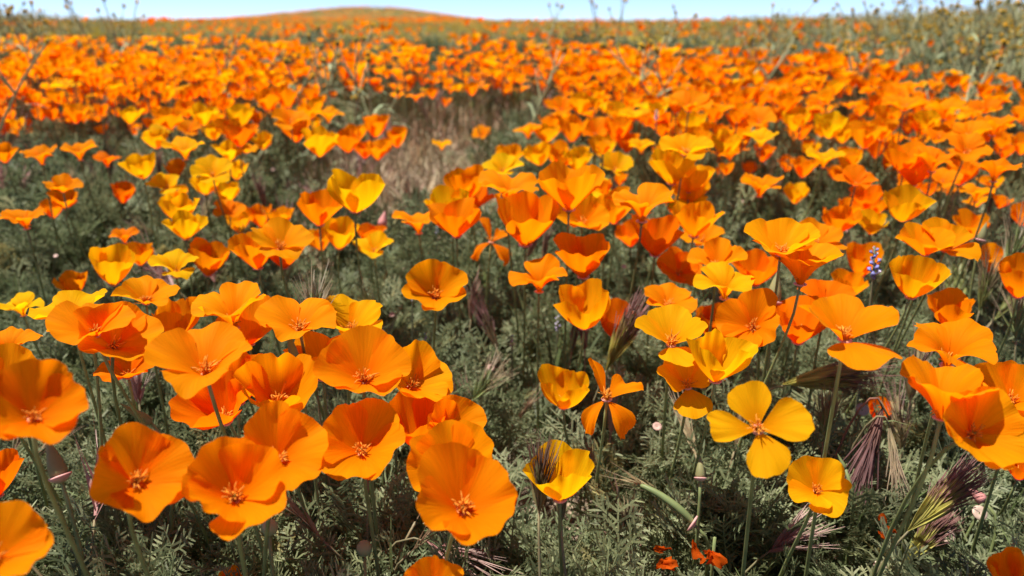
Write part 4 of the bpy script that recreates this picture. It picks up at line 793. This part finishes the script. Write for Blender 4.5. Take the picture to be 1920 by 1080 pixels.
(-0.5977,1.4250,0.3137,0.0400,10,13,'cone','o',5232,61,"broad deep orange cone poppy left of the golden wedge poppy"),
(-0.6018,1.5104,0.2985,0.0282,25,32,'open','o',1233,52,"deep orange wide open poppy in front and left of the golden wedge poppy"),
(-0.5784,1.5750,0.2767,0.0392,10,-10,'chalice','y',5234,47,"golden yellow bowl poppy in front and right of the golden wedge poppy"),
(-0.5133,1.4650,0.2981,0.0299,35,29,'bowl','m',1235,55,"mid orange bowl poppy in front and right of the golden wedge poppy"),
(-0.4404,1.3080,0.2999,0.0411,10,28,'cone','r',1236,67,"red-orange cone poppy left of the end-of-band golden poppy"),
(-0.4859,1.5781,0.2577,0.0362,10,37,'cone','y',3237,45,"golden poppy dropping at the right end of the left band"),
(-0.4581,1.3050,0.2775,0.0343,10,29,'cone','y',3238,61,"golden yellow cone poppy behind and right of the brightest yellow poppy"),
(-0.4791,1.4512,0.2683,0.0252,15,38,'open','m',5239,51,"mid orange wide open poppy left of the end-of-band golden poppy"),
(-0.4454,1.0984,0.3107,0.0374,5,22,'trumpet','y',1240,83,"golden mushroom poppy with spread lobes at left"),
(-0.6207,1.4127,0.2824,0.0364,10,24,'chalice','y',2241,54,"small golden bowl left of the spread-lobed one"),
(-0.6765,1.5633,0.2867,0.0261,15,23,'open','y',5242,47,"golden yellow wide open poppy behind and right of the small golden bowl"),
(-0.5220,1.1327,0.2793,0.0372,10,5,'chalice','y',2243,71,"bright yellow tilted bowl at left, beside a brown grass head"),
(-0.5949,1.4149,0.2305,0.0345,10,33,'cone','m',2244,46,"mid orange cone poppy in front of the spread-lobed golden poppy"),
(-0.4942,1.1366,0.2630,0.0272,25,14,'open','y',3245,66,"golden yellow wide open poppy in front and right of the tilted yellow bowl"),
(-0.3998,1.0685,0.2915,0.0319,20,11,'open','y',4246,82,"brightest yellow poppy of the left group, petals spread wide"),
(-0.4745,1.2310,0.2369,0.0349,10,21,'chalice','y',5247,56,"golden yellow bowl poppy left of the low round golden bowl"),
(-0.4743,1.3745,0.2344,0.0344,10,44,'cone','y',3248,49,"golden yellow cone poppy right of the brightest yellow poppy"),
(-0.4454,1.2417,0.2241,0.0351,10,20,'chalice','y',2249,54,"round golden bowl low in the left yellow group"),
(-0.5419,1.2780,0.2149,0.0308,5,23,'cone','m',5250,49,"mid orange cone poppy behind the golden bowl over the heart"),
(-0.8056,1.2789,0.2787,0.0297,10,12,'cone','o',1251,56,"orange poppy cut by the left edge in the upper green gap"),
(-0.6665,1.1400,0.2977,0.0350,5,10,'trumpet','o',1252,71,"orange poppy with lopsided rim second from the left edge"),
(-0.6266,1.1680,0.2994,0.0353,5,28,'trumpet','o',5253,71,"orange flat-topped poppy third from the left edge in the gap"),
(-0.6566,1.3025,0.2677,0.0305,5,37,'trumpet','r',3254,55,"small red-orange poppy left of the tilted yellow bowl"),
(-0.8416,1.5755,0.3076,0.0412,10,38,'cone','o',1255,49,"orange wedge poppy alone above the flat-topped one"),
(-1.0801,1.8712,0.2834,0.0313,15,30,'chalice','m',3256,34,"mid orange bowl poppy left of the lone wedge poppy"),
(-1.1489,1.8804,0.2585,0.0245,10,31,'cone','o',3257,31,"deep orange cone poppy behind the cut poppy at the left edge"),
(-0.7029,1.5013,0.3141,0.0363,10,35,'cone','y',3258,55,"golden wedge poppy alone under the upper left band"),
(-1.1868,2.0839,0.1994,0.0246,15,30,'cup','o',2259,22,"deep orange cup poppy behind and right of the lopsided poppy"),
(0.8910,2.4948,0.3540,0.0297,-4,-9,'chalice','o',5000,30,"deep orange bowl poppy behind the pale golden bowl"),
(0.9238,2.4872,0.3676,0.0297,0,6,'cone','r',5001,30,"red-orange cone poppy behind the pale golden bowl"),
(0.1070,2.0531,0.3596,0.0297,-5,37,'chalice','y',5002,38,"small golden yellow bowl poppy left of the golden one by the violet tip"),
(0.0664,2.5415,0.3532,0.0297,1,31,'chalice','o',5003,31,"deep orange bowl poppy behind and right of the single poppy on the path"),
(-0.6607,1.8017,0.3534,0.0297,5,30,'chalice','o',5004,41,"deep orange bowl poppy behind the golden wedge poppy"),
(0.3579,2.9406,0.3971,0.0297,13,-13,'chalice','m',5005,26,"mid orange bowl poppy behind the golden one by the violet tip"),
(0.0258,2.3407,0.3310,0.0297,4,18,'trumpet','m',5006,33,"mid orange flared poppy behind and right of the single poppy on the path"),
(-0.8768,2.2778,0.3715,0.0297,-1,30,'cone','o',5007,32,"deep orange cone poppy behind the golden wedge poppy"),
(-0.0464,2.2068,0.3570,0.0297,9,49,'cone','y',5008,35,"golden yellow cone poppy behind the single poppy on the path"),
(0.1797,2.0276,0.3580,0.0297,13,-2,'cone','o',5009,38,"deep orange cone poppy behind and left of the golden one by the violet tip"),
(-1.2246,2.6076,0.3746,0.0297,1,42,'cone','y',5010,27,"golden yellow cone poppy behind the lone golden wedge"),
(1.0438,2.8691,0.3834,0.0297,-3,5,'cup','o',5011,26,"deep orange cup poppy behind the pale golden bowl"),
(0.4104,2.9346,0.3426,0.0297,13,-16,'chalice','r',5012,26,"red-orange bowl poppy behind the golden one by the violet tip"),
(0.5295,2.3788,0.3656,0.0297,3,29,'trumpet','o',5013,32,"deep orange flared poppy behind the bright yellow round one"),
(0.7364,2.2440,0.3669,0.0297,-2,-46,'cone','r',5014,33,"small red-orange cone poppy behind and left of the pale golden bowl"),
(-1.4059,2.5973,0.3673,0.0297,2,-15,'cone','y',5015,27,"golden yellow cone poppy behind the lone wedge poppy"),
(-0.0864,1.7820,0.3446,0.0297,11,-16,'cup','m',5016,44,"mid orange cup poppy behind the single poppy on the path"),
(-0.5588,1.8335,0.3449,0.0297,-4,-1,'cone','o',5017,41,"deep orange cone poppy right of the golden wedge poppy"),
(-0.7397,1.7289,0.3550,0.0297,6,-1,'chalice','o',5018,42,"deep orange bowl poppy behind and right of the lone golden wedge"),
(0.5683,2.3572,0.3554,0.0297,8,5,'cone','o',5019,32,"deep orange cone poppy behind the bright yellow round one"),
(-1.5396,2.5789,0.3731,0.0297,-0,19,'trumpet','r',5020,26,"red-orange flared poppy behind and left of the lone wedge poppy"),
(-0.9281,1.6816,0.3368,0.0297,4,-23,'cone','o',5021,41,"deep orange cone poppy behind and left of the lone wedge poppy"),
(0.2599,2.3927,0.3361,0.0297,13,-41,'chalice','o',5022,33,"deep orange bowl poppy behind and left of the golden one by the violet tip"),
(-0.9776,1.8066,0.3566,0.0297,7,-26,'open','y',5023,38,"golden yellow wide open poppy behind the lone wedge poppy"),
(0.1485,2.1960,0.3353,0.0297,5,13,'trumpet','o',5024,36,"deep orange flared poppy left of the golden one by the violet tip"),
(-0.2328,1.9944,0.3146,0.0297,2,-13,'trumpet','o',5025,39,"deep orange flared poppy behind the single path-side cup"),
(-1.2463,2.4125,0.3475,0.0297,-2,-47,'cone','o',5026,29,"deep orange cone poppy behind the lone wedge poppy"),
(0.1887,2.3494,0.3751,0.0297,-5,30,'chalice','o',5027,33,"small deep orange bowl poppy behind and left of the golden one by the violet tip"),
(-0.8444,1.9027,0.3707,0.0297,-2,2,'open','r',5028,38,"red-orange wide open poppy behind the lone golden wedge"),
(-0.9751,1.9552,0.3465,0.0297,3,-16,'cone','m',5029,36,"mid orange cone poppy behind and right of the lone wedge poppy"),
(-0.2128,2.2022,0.3055,0.0297,11,-16,'cone','o',5030,35,"deep orange cone poppy behind and right of the single path-side cup"),
(-0.0608,2.5312,0.3837,0.0297,7,-30,'open','m',5031,31,"mid orange wide open poppy behind the single poppy on the path"),
(-1.0813,1.9342,0.3771,0.0297,-4,-49,'chalice','m',5032,35,"mid orange bowl poppy behind and left of the lone wedge poppy"),
(-0.6888,2.4480,0.3462,0.0297,2,47,'cone','o',5033,31,"deep orange cone poppy behind and left of the mushroom-shaped poppy"),
(0.6624,2.5505,0.3772,0.0297,10,-42,'open','o',5034,30,"deep orange wide open poppy behind and right of the bright yellow round one"),
(-0.9878,2.4420,0.3532,0.0297,8,-26,'trumpet','o',5035,30,"deep orange flared poppy behind and left of the golden wedge poppy"),
(0.8386,2.1205,0.3450,0.0297,8,-41,'cone','o',5036,34,"deep orange cone poppy behind the pale golden bowl"),
(0.8315,1.9668,0.3439,0.0297,2,2,'chalice','o',5037,37,"deep orange bowl poppy behind and right of the pale golden bowl"),
(0.6709,2.0191,0.3422,0.0297,-3,38,'chalice','y',5038,37,"golden yellow bowl poppy behind and left of the pale golden bowl"),
(0.1043,3.0518,0.3715,0.0297,5,6,'cone','m',5039,26,"mid orange cone poppy behind and right of the single poppy on the path"),
(-0.6305,1.6368,0.3502,0.0297,1,-15,'chalice','r',5040,45,"red-orange bowl poppy behind the golden wedge poppy"),
]
for row in POPPIES: poppy(row)
# the rest of the banks, smaller than the ones above
def far_poppies():
    lib = []
    for k in range(28):
        f = ['chalice', 'cup', 'cone', 'trumpet', 'open', 'cone', 'chalice'][k % 7]; lib.append(petal_grids(f, 900+k, 4, 4))
    tiny = [petal_grids(f, 950+k, 2, 2) for k, f in enumerate(['chalice', 'cone', 'trumpet', 'cup'])]
    uv4, uv2 = uv_grid(4, 4), uv_grid(2, 2); q4, q2 = grid_quads(4, 4), grid_quads(2, 2)
    taken = np.array([(r[0], r[1]) for r in POPPIES])
    def bank(x, y):
        px = PX(x, y); n = vnoise(x, y, 4.5, 33)
        left = np.clip((640-px)/120, 0, 1)*np.clip((y-1.72)/.1, 0, 1)*np.clip((4.2-y)/.9, 0, 1)*np.interp(px, [-200, 0, 150, 330], [.5, .6, .85, 1.])
        mid = np.clip((px-560)/90, 0, 1)*np.clip((1080-px)/60, 0, 1)*np.clip((y-2.25)/.3, 0, 1)*np.clip((4.2-y)/1.7, 0, 1)*.62
        right = np.clip((px-1000)/60, 0, 1)*np.where(y < 1.45, .55*(y > 1.0)*(1-((px > 1370)*(px < 1570))), np.clip((y-1.3)/.2, 0, 1))*np.clip((np.interp(px, [1000, 1500, 1650, 1900], [3.5, 3.0, 2.6, 1.95])-y)/.5, 0, 1)
        strip_ = np.clip((y-4)/2, 0, 1)*.035*(px > 300)*np.interp(px, [300, 700, 1100, 1900], [.7, 1, .5, .12]) + .06*np.clip((y-2.2)/.3, 0, 1)*(px > 1500)*(y < 4)
        out = .55*((px < -120) | (px > 2040))*(y > .9)*(y < 3)
        return np.clip(np.maximum.reduce([left, mid, right])*np.clip(.8+.9*n, 0, 1) + strip_ + out, 0, 1)
    mb = MB(); n = 0; done = []
    x, y = wedge(58000, .9, 9.5, .78, .5, .7); k = RNG.uniform(0, 1, len(x)) < bank(x, y)*np.interp(y, [1.5, 3, 6, 9.5], [1., .85, .4, .25]); x, y = x[k], y[k]
    o = np.argsort(y); x, y = x[o], y[o]
    px = PX(x, y); inside = (px > -60) & (px < 1980)
    keep = ~(inside & (y < np.where(px > 1050, 1.0, 1.7))); x, y = x[keep], y[keep]
    for i in range(len(x)):
        if y[i] < 2.8 and np.min(np.hypot(taken[:, 0]-x[i], taken[:, 1]-y[i])) < (.036 if y[i] < 1.8 else .03): continue
        if y[i] < 1.45:
            if done and np.min(np.hypot(np.array(done)[:, 0]-x[i], np.array(done)[:, 1]-y[i])) < .05: continue
            done.append((x[i], y[i]))
        g = float(terrain(x[i], y[i])); h = RNG.uniform(.17, .29); L = RNG.uniform(.024, .034)*(.82 if y[i] < 1.45 else 1); M = axis_matrix(RNG.uniform(0, 20), RNG.uniform(-180, 180)); c = tone_of('oommmy'[RNG.integers(0, 6)], RNG)
        b = np.array([x[i], y[i], g+h]); near = y[i] < 4.5
        for G in (lib[RNG.integers(0, 28)] if near else tiny[RNG.integers(0, 4)]): mb.add(L*G@M.T+b, q4 if near else q2, col=c, uv=uv4 if near else uv2)
        if near: s = np.array([1, 0, 0]); strip(mb, [b-np.array([0, 0, h]), b-np.array([0, 0, h*.5]), b], .0028, s, STEMC, mat=1)
        n += 1
    print('bank poppies', n)
    tag(mb.build('distant_poppies', [M_PETAL_FAR, M_STEM]), 'dense blurred banks of small orange poppies stretching to the skyline', 'poppies', kind='stuff')
    # far slopes: small clumps
    mb = MB()
    for k in range(14):
        p = np.array([RNG.normal(0, .25), RNG.normal(0, .25), RNG.uniform(.16, .28)]); c = tone_of('oomr'[RNG.integers(0, 4)], RNG)
        for G in tiny[k % 4]: mb.add(.034*G@axis_matrix(RNG.uniform(0, 30), RNG.uniform(-180, 180)).T+p, q2, col=c, uv=uv2)
    cl = mb.build('poppy_clump', [M_PETAL_FAR], link=False)
    mb = MB()
    for k in range(90):
        az = RNG.uniform(0, 6.28); h = RNG.uniform(.09, .23); d = np.array([math.cos(az), math.sin(az), 0]); p0 = np.array([RNG.normal(0, .2), RNG.normal(0, .2), 0])
        strip(mb, bez(p0, p0+np.array([0, 0, h*.5]), p0+d*.03+np.array([0, 0, h*.8]), p0+d*.06+np.array([0, 0, h]), 4), [.012, .014, .010, .003], perp(d), np.array([.42, .385, .16])*RNG.uniform(.7, 1.3))
    for k in range(40):
        p = np.array([RNG.normal(0, .22), RNG.normal(0, .22), RNG.uniform(.15, .25)]); u1, u2 = np.array([.008, 0, 0]), np.array([0, .003, .008]); mb.add([p-u1, p-u2, p+u1, p+u2], [(0, 1, 2, 3)], None, (.62, .42, .04))
    tf = mb.build('weed_clump', [M_TALL], link=False)
    x, y = wedge(20000, 4.2, 125, .72, 2, .1); px = PX(x, y); N = len(x)
    orange = np.clip(np.interp(y, [5, 12, 40, 50], [.16, .10, .10, .55])+.3*vnoise(x, y, .9, 51)*(y > 45), 0, 1)*np.interp(px, [0, 250, 430, 900, 1200, 1920], [.15, .3, .8, .8, .4, .1]); idx = (RNG.uniform(0, 1, N) < orange).astype(int)
    scatter('distant_meadow', [tf, cl], np.stack([x, y, terrain(x, y)-.01], 1), np.stack([np.zeros(N), np.zeros(N), RNG.uniform(0, 6.28, N)], 1), RNG.uniform(.8, 1.3, N), idx, 'far meadow of olive weeds and orange specks rising to the low hill', 'meadow')
far_poppies()
# ---------------------------------------------------------------- grass heads
def spikelet(mb, p, d, L, w, col, awn_col, r, awn=1.3, n_awn=2):
    s = perp(d+r.normal(0, .15, 3)); s2 = np.cross(unit(d), s)
    for sd in (s, s2): strip(mb, [p, p+d*L*.35, p+d*L*.7, p+d*L], np.array([.35, 1, .8, .1])*w, sd, np.stack([col*.8, col, col*1.05, awn_col]))
    for k in range(n_awn):
        a = unit(d + r.normal(0, .10, 3)); q = p+d*L*r.uniform(.5, .95); e = q+a*L*awn*r.uniform(.7, 1.2)+np.array([0, 0, -.06*L]); strip(mb, [q, (q+e)/2, e], [.0009, .0007, .0003], perp(a), awn_col)
HEADS = dict(bushy=((.36, .33, .08), (.20, .10, .085), 60, .30), nod=((.16, .075, .055), (.15, .075, .07), 26, .22), nodstraw=((.40, .32, .18), (.36, .27, .17), 14, .2), upright=((.20, .22, .07), (.22, .17, .09), 20, .34),
             purple=((.23, .18, .09), (.19, .10, .09), 22, .26), fan=((.22, .26, .10), (.26, .20, .12), 18, .62), dark=((.13, .12, .05), (.10, .055, .035), 26, .30), pink=((.32, .16, .14), (.46, .31, .26), 12, .55), brown=((.26, .17, .10), (.28, .17, .13), 20, .22))
for i, (p0, p1, kind, lab) in enumerate(GRASS):
    r = np.random.default_rng(600+i); p0, p1 = np.array(p0), np.array(p1); d = p1-p0; H = np.linalg.norm(d); d = d/H; col, aw, n, sp = HEADS[kind]; col, aw = np.array(col), np.array(aw)
    gp = p0 + np.append(-d[:2]*.05+r.normal(0, .01, 2), 0); gp[2] = terrain(gp[0], gp[1])-.004
    if kind.startswith('nod'): gp[:2] = p0[:2]+np.array([-.03, .03])
    t = thing('grass_head', gp, lab, 'grass', 'bristly grass heads among the poppies')
    a, b = p0-gp, p1-gp
    if kind.startswith('nod'): st = bez((0, 0, 0), (0, 0, a[2]*.8), a+np.array([-.01, 0, .035]), a, 9)
    else: st = bez((0, 0, 0), (0, 0, a[2]*.5), a-d*min(.05, a[2]*.4), a+d*H*.2, 9)
    mb = MB(); tube(mb, st, np.linspace(.0013, .0008, 9), 5, np.array([.24, .21, .11]) if kind != 'nod' else np.array([.25, .12, .08])); mb.build('stem', M_HEAD, t)
    s = perp(d); s2 = np.cross(d, s); mb = MB()
    for k in range(n):
        f = k/(n-1); th = k*2.4; rad = sp*(.6+.6*r.uniform()); dd = unit(d + (s*math.cos(th)+s2*math.sin(th))*rad*(1-.45*f)); q = a+d*H*.45*f
        spikelet(mb, q, dd, H*(.46 if kind != 'bushy' else .66)*r.uniform(.8, 1.15)+.004, {'fan': .003, 'bushy': .0048}.get(kind, .0036), col*r.uniform(.75, 1.25), aw*r.uniform(.8, 1.25), r, 1.15 if kind != 'bushy' else .6, 4)
    mb.build('seed_head', M_HEAD, t)
    for k in range(2):
        az = r.uniform(0, 6.28); L = r.uniform(.04, .08); dv = np.array([math.cos(az), math.sin(az), 0]); q = st[r.integers(1, 4)]
        mb = MB(); strip(mb, bez(q, q+dv*L*.2+np.array([0, 0, L*.5]), q+dv*L*.6+np.array([0, 0, L*.8]), q+dv*L+np.array([0, 0, L*.6]), 6), [.002, .003, .003, .0025, .002, .0004], perp(dv), np.array([.14, .17, .07])); mb.build('blade', M_HEAD, t)
def bristly_grass():
    V = []
    for q, kind in enumerate(('purple', 'dark', 'brown', 'upright', 'pink', 'nodstraw')):
        r = np.random.default_rng(640+q); col, aw, n, sp = HEADS[kind]; col, aw = np.array(col), np.array(aw); mb = MB()
        for c in range(3):
            az = r.uniform(0, 6.28); d0 = np.array([math.cos(az), math.sin(az), 0]); P = bez((0, 0, 0), (0, 0, .45), d0*.08+np.array([0, 0, .6]), d0*.2+np.array([0, 0, r.uniform(.7, .85)]), 6); tube(mb, P, .007, 3, np.array([.27, .22, .12]))
            d = unit(P[-1]-P[-2]); s = perp(d); s2 = np.cross(d, s)
            for k in range(12):
                f = k/11; th = k*2.4; dd = unit(d+(s*math.cos(th)+s2*math.sin(th))*sp); p = P[-1]+d*.18*f
                for sd in (perp(dd),): strip(mb, [p, p+dd*.07, p+dd*.14], [.012, .022, .004], sd, col*r.uniform(.75, 1.25))
                strip(mb, [p+dd*.1, p+dd*r.uniform(.2, .32)], [.006, .002], perp(dd), aw)
        V.append(mb.build('bristly_grass', M_HEAD, link=False))
    x, y = wedge(1150, .45, 3.6); k = RNG.uniform(0, 1, len(x)) < .26+.1*bare(x, y)+.4*np.clip(vnoise(x, y, 4, 61), 0, 1)+.3*(PX(x, y) < 450)*(y > 1.3); x, y = x[k], y[k]; N = len(x)
    scatter('bristly_grass', V, np.stack([x, y, terrain(x, y)-.004], 1), np.stack([RNG.normal(0, .2, N), RNG.normal(0, .2, N), RNG.uniform(0, 6.28, N)], 1), RNG.uniform(.13, .21, N), RNG.integers(0, 6, N), 'thin purplish and straw-coloured bristly grass mixed through the poppy leaves', 'grass')
bristly_grass()
# ---------------------------------------------------------------- buds, pods and shed discs
def lathe(mb, p, d, prof, na=10, cols=(1, 1, 1)):
    d = unit(d); s = perp(d); s2 = np.cross(d, s); prof = np.asarray(prof); th = np.arange(na+1)*2*math.pi/na
    V = p + prof[:, 1, None, None]*d + prof[:, 0, None, None]*(np.cos(th)[None, :, None]*s+np.sin(th)[None, :, None]*s2)
    c = np.asarray(cols, float); c = np.repeat(c, na+1, 0) if c.ndim == 2 else c
    mb.add(V, grid_quads(len(prof)-1, na), col=c)
PINK = np.array([.62, .33, .29])
for i, (p0, p1, kind, lab) in enumerate(BUDS):
    r = np.random.default_rng(700+i); p0, p1 = np.array(p0), np.array(p1); d = p1-p0; H = np.linalg.norm(d); d = d/H
    gp = p0+np.append(r.normal(0, .012, 2), 0); gp[2] = terrain(gp[0], gp[1])-.004
    nm = {'pod': 'seed_pod', 'disc': 'flower_disc', 'pink': 'bud_cap'}.get(kind, 'flower_bud')
    t = thing(nm, gp, lab, {'pod': 'seed pod', 'disc': 'flower disc', 'pink': 'bud cap'}.get(kind, 'bud'))
    a = p0-gp; st = bez((0, 0, 0), (0, 0, a[2]*.5), a-d*min(.03, a[2]*.4)*(kind != 'disc'), a, 8); mb = MB(); tube(mb, st, np.linspace(.0016, .0012, 8), 6, STEMC); mb.build('stem', M_STEM, t)
    mb = MB()
    if kind in ('cap', 'hood', 'pink'):
        g = np.array([.22, .21, .09]) if kind == 'cap' else np.array([.14, .17, .06]) if kind == 'hood' else np.array([.58, .25, .22]); wd = .215 if kind == 'cap' else .15 if kind == 'hood' else .3
        pf = [(.02, 0), (wd*.85, .06), (wd, .2), (wd*.86, .4), (wd*.55, .66), (wd*.22, .88), (.004, 1)]
        lathe(mb, a, d, np.array(pf)*H, 12, np.stack([g*r.uniform(.85, 1.15) if j > 1 else g*.9+PINK*.15 for j in range(7)])); mb.build('cap', M_STEM, t)
        if kind == 'cap':
            mb = MB(); lathe(mb, a, d, np.array([(.04, -.10), (.12, -.06), (.265, .05), (.27, .085), (.2, .1)])*H, 14, np.stack([STEMC, STEMC*.6+PINK*.4, PINK, PINK*1.1, PINK])); mb.build('rim', M_STEM, t)
    elif kind == 'round':
        lathe(mb, a, d, np.array([(.03, 0), (.33, .12), (.48, .4), (.44, .7), (.25, .92), (.01, 1)])*H, 12, (.24, .25, .12)); mb.build('cap', M_STEM, t)
    elif kind == 'pod':
        m = (a+(p1-gp))/2+np.array([0, 0, .006]); P = bez(a, a*.6+m*.4+np.array([0, 0, .004]), m+d*H*.2, p1-gp, 9); tube(mb, P, np.array([.0016, .0026, .003, .003, .0029, .0027, .0024, .002, .0008]), 8, (.17, .21, .08)); mb.build('pod', M_STEM, t)
        mb = MB(); lathe(mb, a, d, np.array([(.001, -.001), (.0035, 0), (.0068, .0012), (.0066, .0022), (.002, .0024)]), 14, PINK*1.05); mb.build('rim', M_STEM, t)
        mb = MB()
        for k in range(5): dv = unit(d+r.normal(0, .5, 3)); strip(mb, [p1-gp, p1-gp+dv*.004], [.001, .0004], perp(dv), (.42, .25, .10))
        mb.build('tip', M_STEM, t)
    else:
        n = unit(np.array([r.normal(0, .3), -.7, .7])); lathe(mb, a, n, np.array([(.001, -.003), (.004, -.001), (.0062, .0006), (.006, .0014), (.003, .0008), (.0005, .0004)]), 14, np.array([.55, .40, .31])*r.uniform(.9, 1.15)); mb.build('rim', M_STEM, t)
dm = MB(); lathe(dm, np.zeros(3), np.array([0, -.6, .8]), np.array([(.001, -.003), (.004, -.001), (.0058, .0006), (.0055, .0014), (.003, .0008), (.0005, .0004)]), 10, np.array([.46, .30, .24])); DISC = dm.mesh('shed_disc', M_STEM)
for p, rz, s, lab in DISCS:
    o = bpy.data.objects.new('flower_disc', DISC); COL.objects.link(o); o.location = p; o.rotation_euler = (rz*.5, -rz*.7, rz); o.scale = (s*.75, s*.75, s*.75); tag(o, lab, 'flower disc', 'tiny pale discs among the leaves')
# ---------------------------------------------------------------- lupines
for i, (p0, p1, lab) in enumerate(LUPINES):
    r = np.random.default_rng(800+i); p0, p1 = np.array(p0), np.array(p1); H = np.linalg.norm(p1-p0); d = (p1-p0)/H; gp = p0.copy(); gp[2] = terrain(gp[0], gp[1])-.004; a = p0-gp
    t = thing('lupine', gp, lab, 'lupine'); mb = MB(); tube(mb, bez((0, 0, 0), (0, 0, a[2]*.5), a-d*.01, p1-gp, 8), np.linspace(.0016, .0009, 8), 5, (.16, .17, .09)); mb.build('stem', M_STEM, t)
    pale = np.array([.50, .44, .62]) if 'pale' in lab else np.array([.45, .26, .30]) if 'clover' in lab else np.array([.23, .23, .50])
    n = 14 if H > .02 else 8
    s = perp(d); s2 = np.cross(d, s)
    for k in range(n):
        f = k/(n-1); th = k*2.4; o = unit(s*math.cos(th)+s2*math.sin(th)+d*.5); q = a+d*H*f*.9; L = H*.26*(1-.45*f); w = unit(np.cross(o, d)); c = (pale if r.uniform() > .25 else np.array([.62, .58, .72]))*r.uniform(.8, 1.2)
        m = MB(); b = q+o*L
        m.add([q, q+o*L*.5+w*L*.34+d*L*.2, b+d*L*.30, q+o*L*.5-w*L*.34+d*L*.2, b-d*L*.12, q+o*L*.45+d*L*.62], [(0, 1, 2, 3)], [(0, 4, 1), (0, 3, 4), (1, 4, 2), (3, 2, 4), (1, 5, 3), (1, 2, 5), (3, 5, 2)], c); m.build('blossom', M_HEAD, t)
# ---------------------------------------------------------------- shed petals and the wilted flower on the ground
def crumpled(mb, p, size, r, n=3):
    for k in range(n):
        G = petal_grids('droop', int(r.integers(1e6)), 8, 6)[k % 4]; M = axis_matrix(r.uniform(20, 100), r.uniform(-180, 180)); G = G@M.T; G = G-G.mean((0, 1)); G = G + r.normal(0, .03, G.shape)
        mb.add(G*size*.62+p+np.append(r.normal(0, size*.3, 2), r.uniform(0, size*.2)), grid_quads(6, 8), col=np.array([.72, .115, .008])*r.uniform(.75, 1.1), uv=uv_grid(8, 6))
for i, (p, size, lab) in enumerate(FALLEN):
    r = np.random.default_rng(850+i); mb = MB(); crumpled(mb, np.zeros(3), size, r, 3); o = mb.build('shed_petals', M_PETAL_FAR); o.location = p; tag(o, lab, 'petals')
r = np.random.default_rng(871); wp = np.array(WILTED); gp = wp.copy(); gp[2] = terrain(gp[0], gp[1])-.004; a = wp-gp
t = thing('poppy', gp, 'wilted crumpled red-orange poppy low at the bottom edge, right of centre', 'poppy'); mb = MB(); tube(mb, bez((0, 0, 0), (0, 0, .03), a+np.array([0, 0, -.02]), a+np.array([0, 0, .012]), 6), .0012, 5, STEMC); mb.build('stem', M_STEM, t)
for k in range(4): mb = MB(); crumpled(mb, a+np.array([0, 0, -.004]), .024, r, 1); mb.build('petal', M_PETAL_FAR, t)
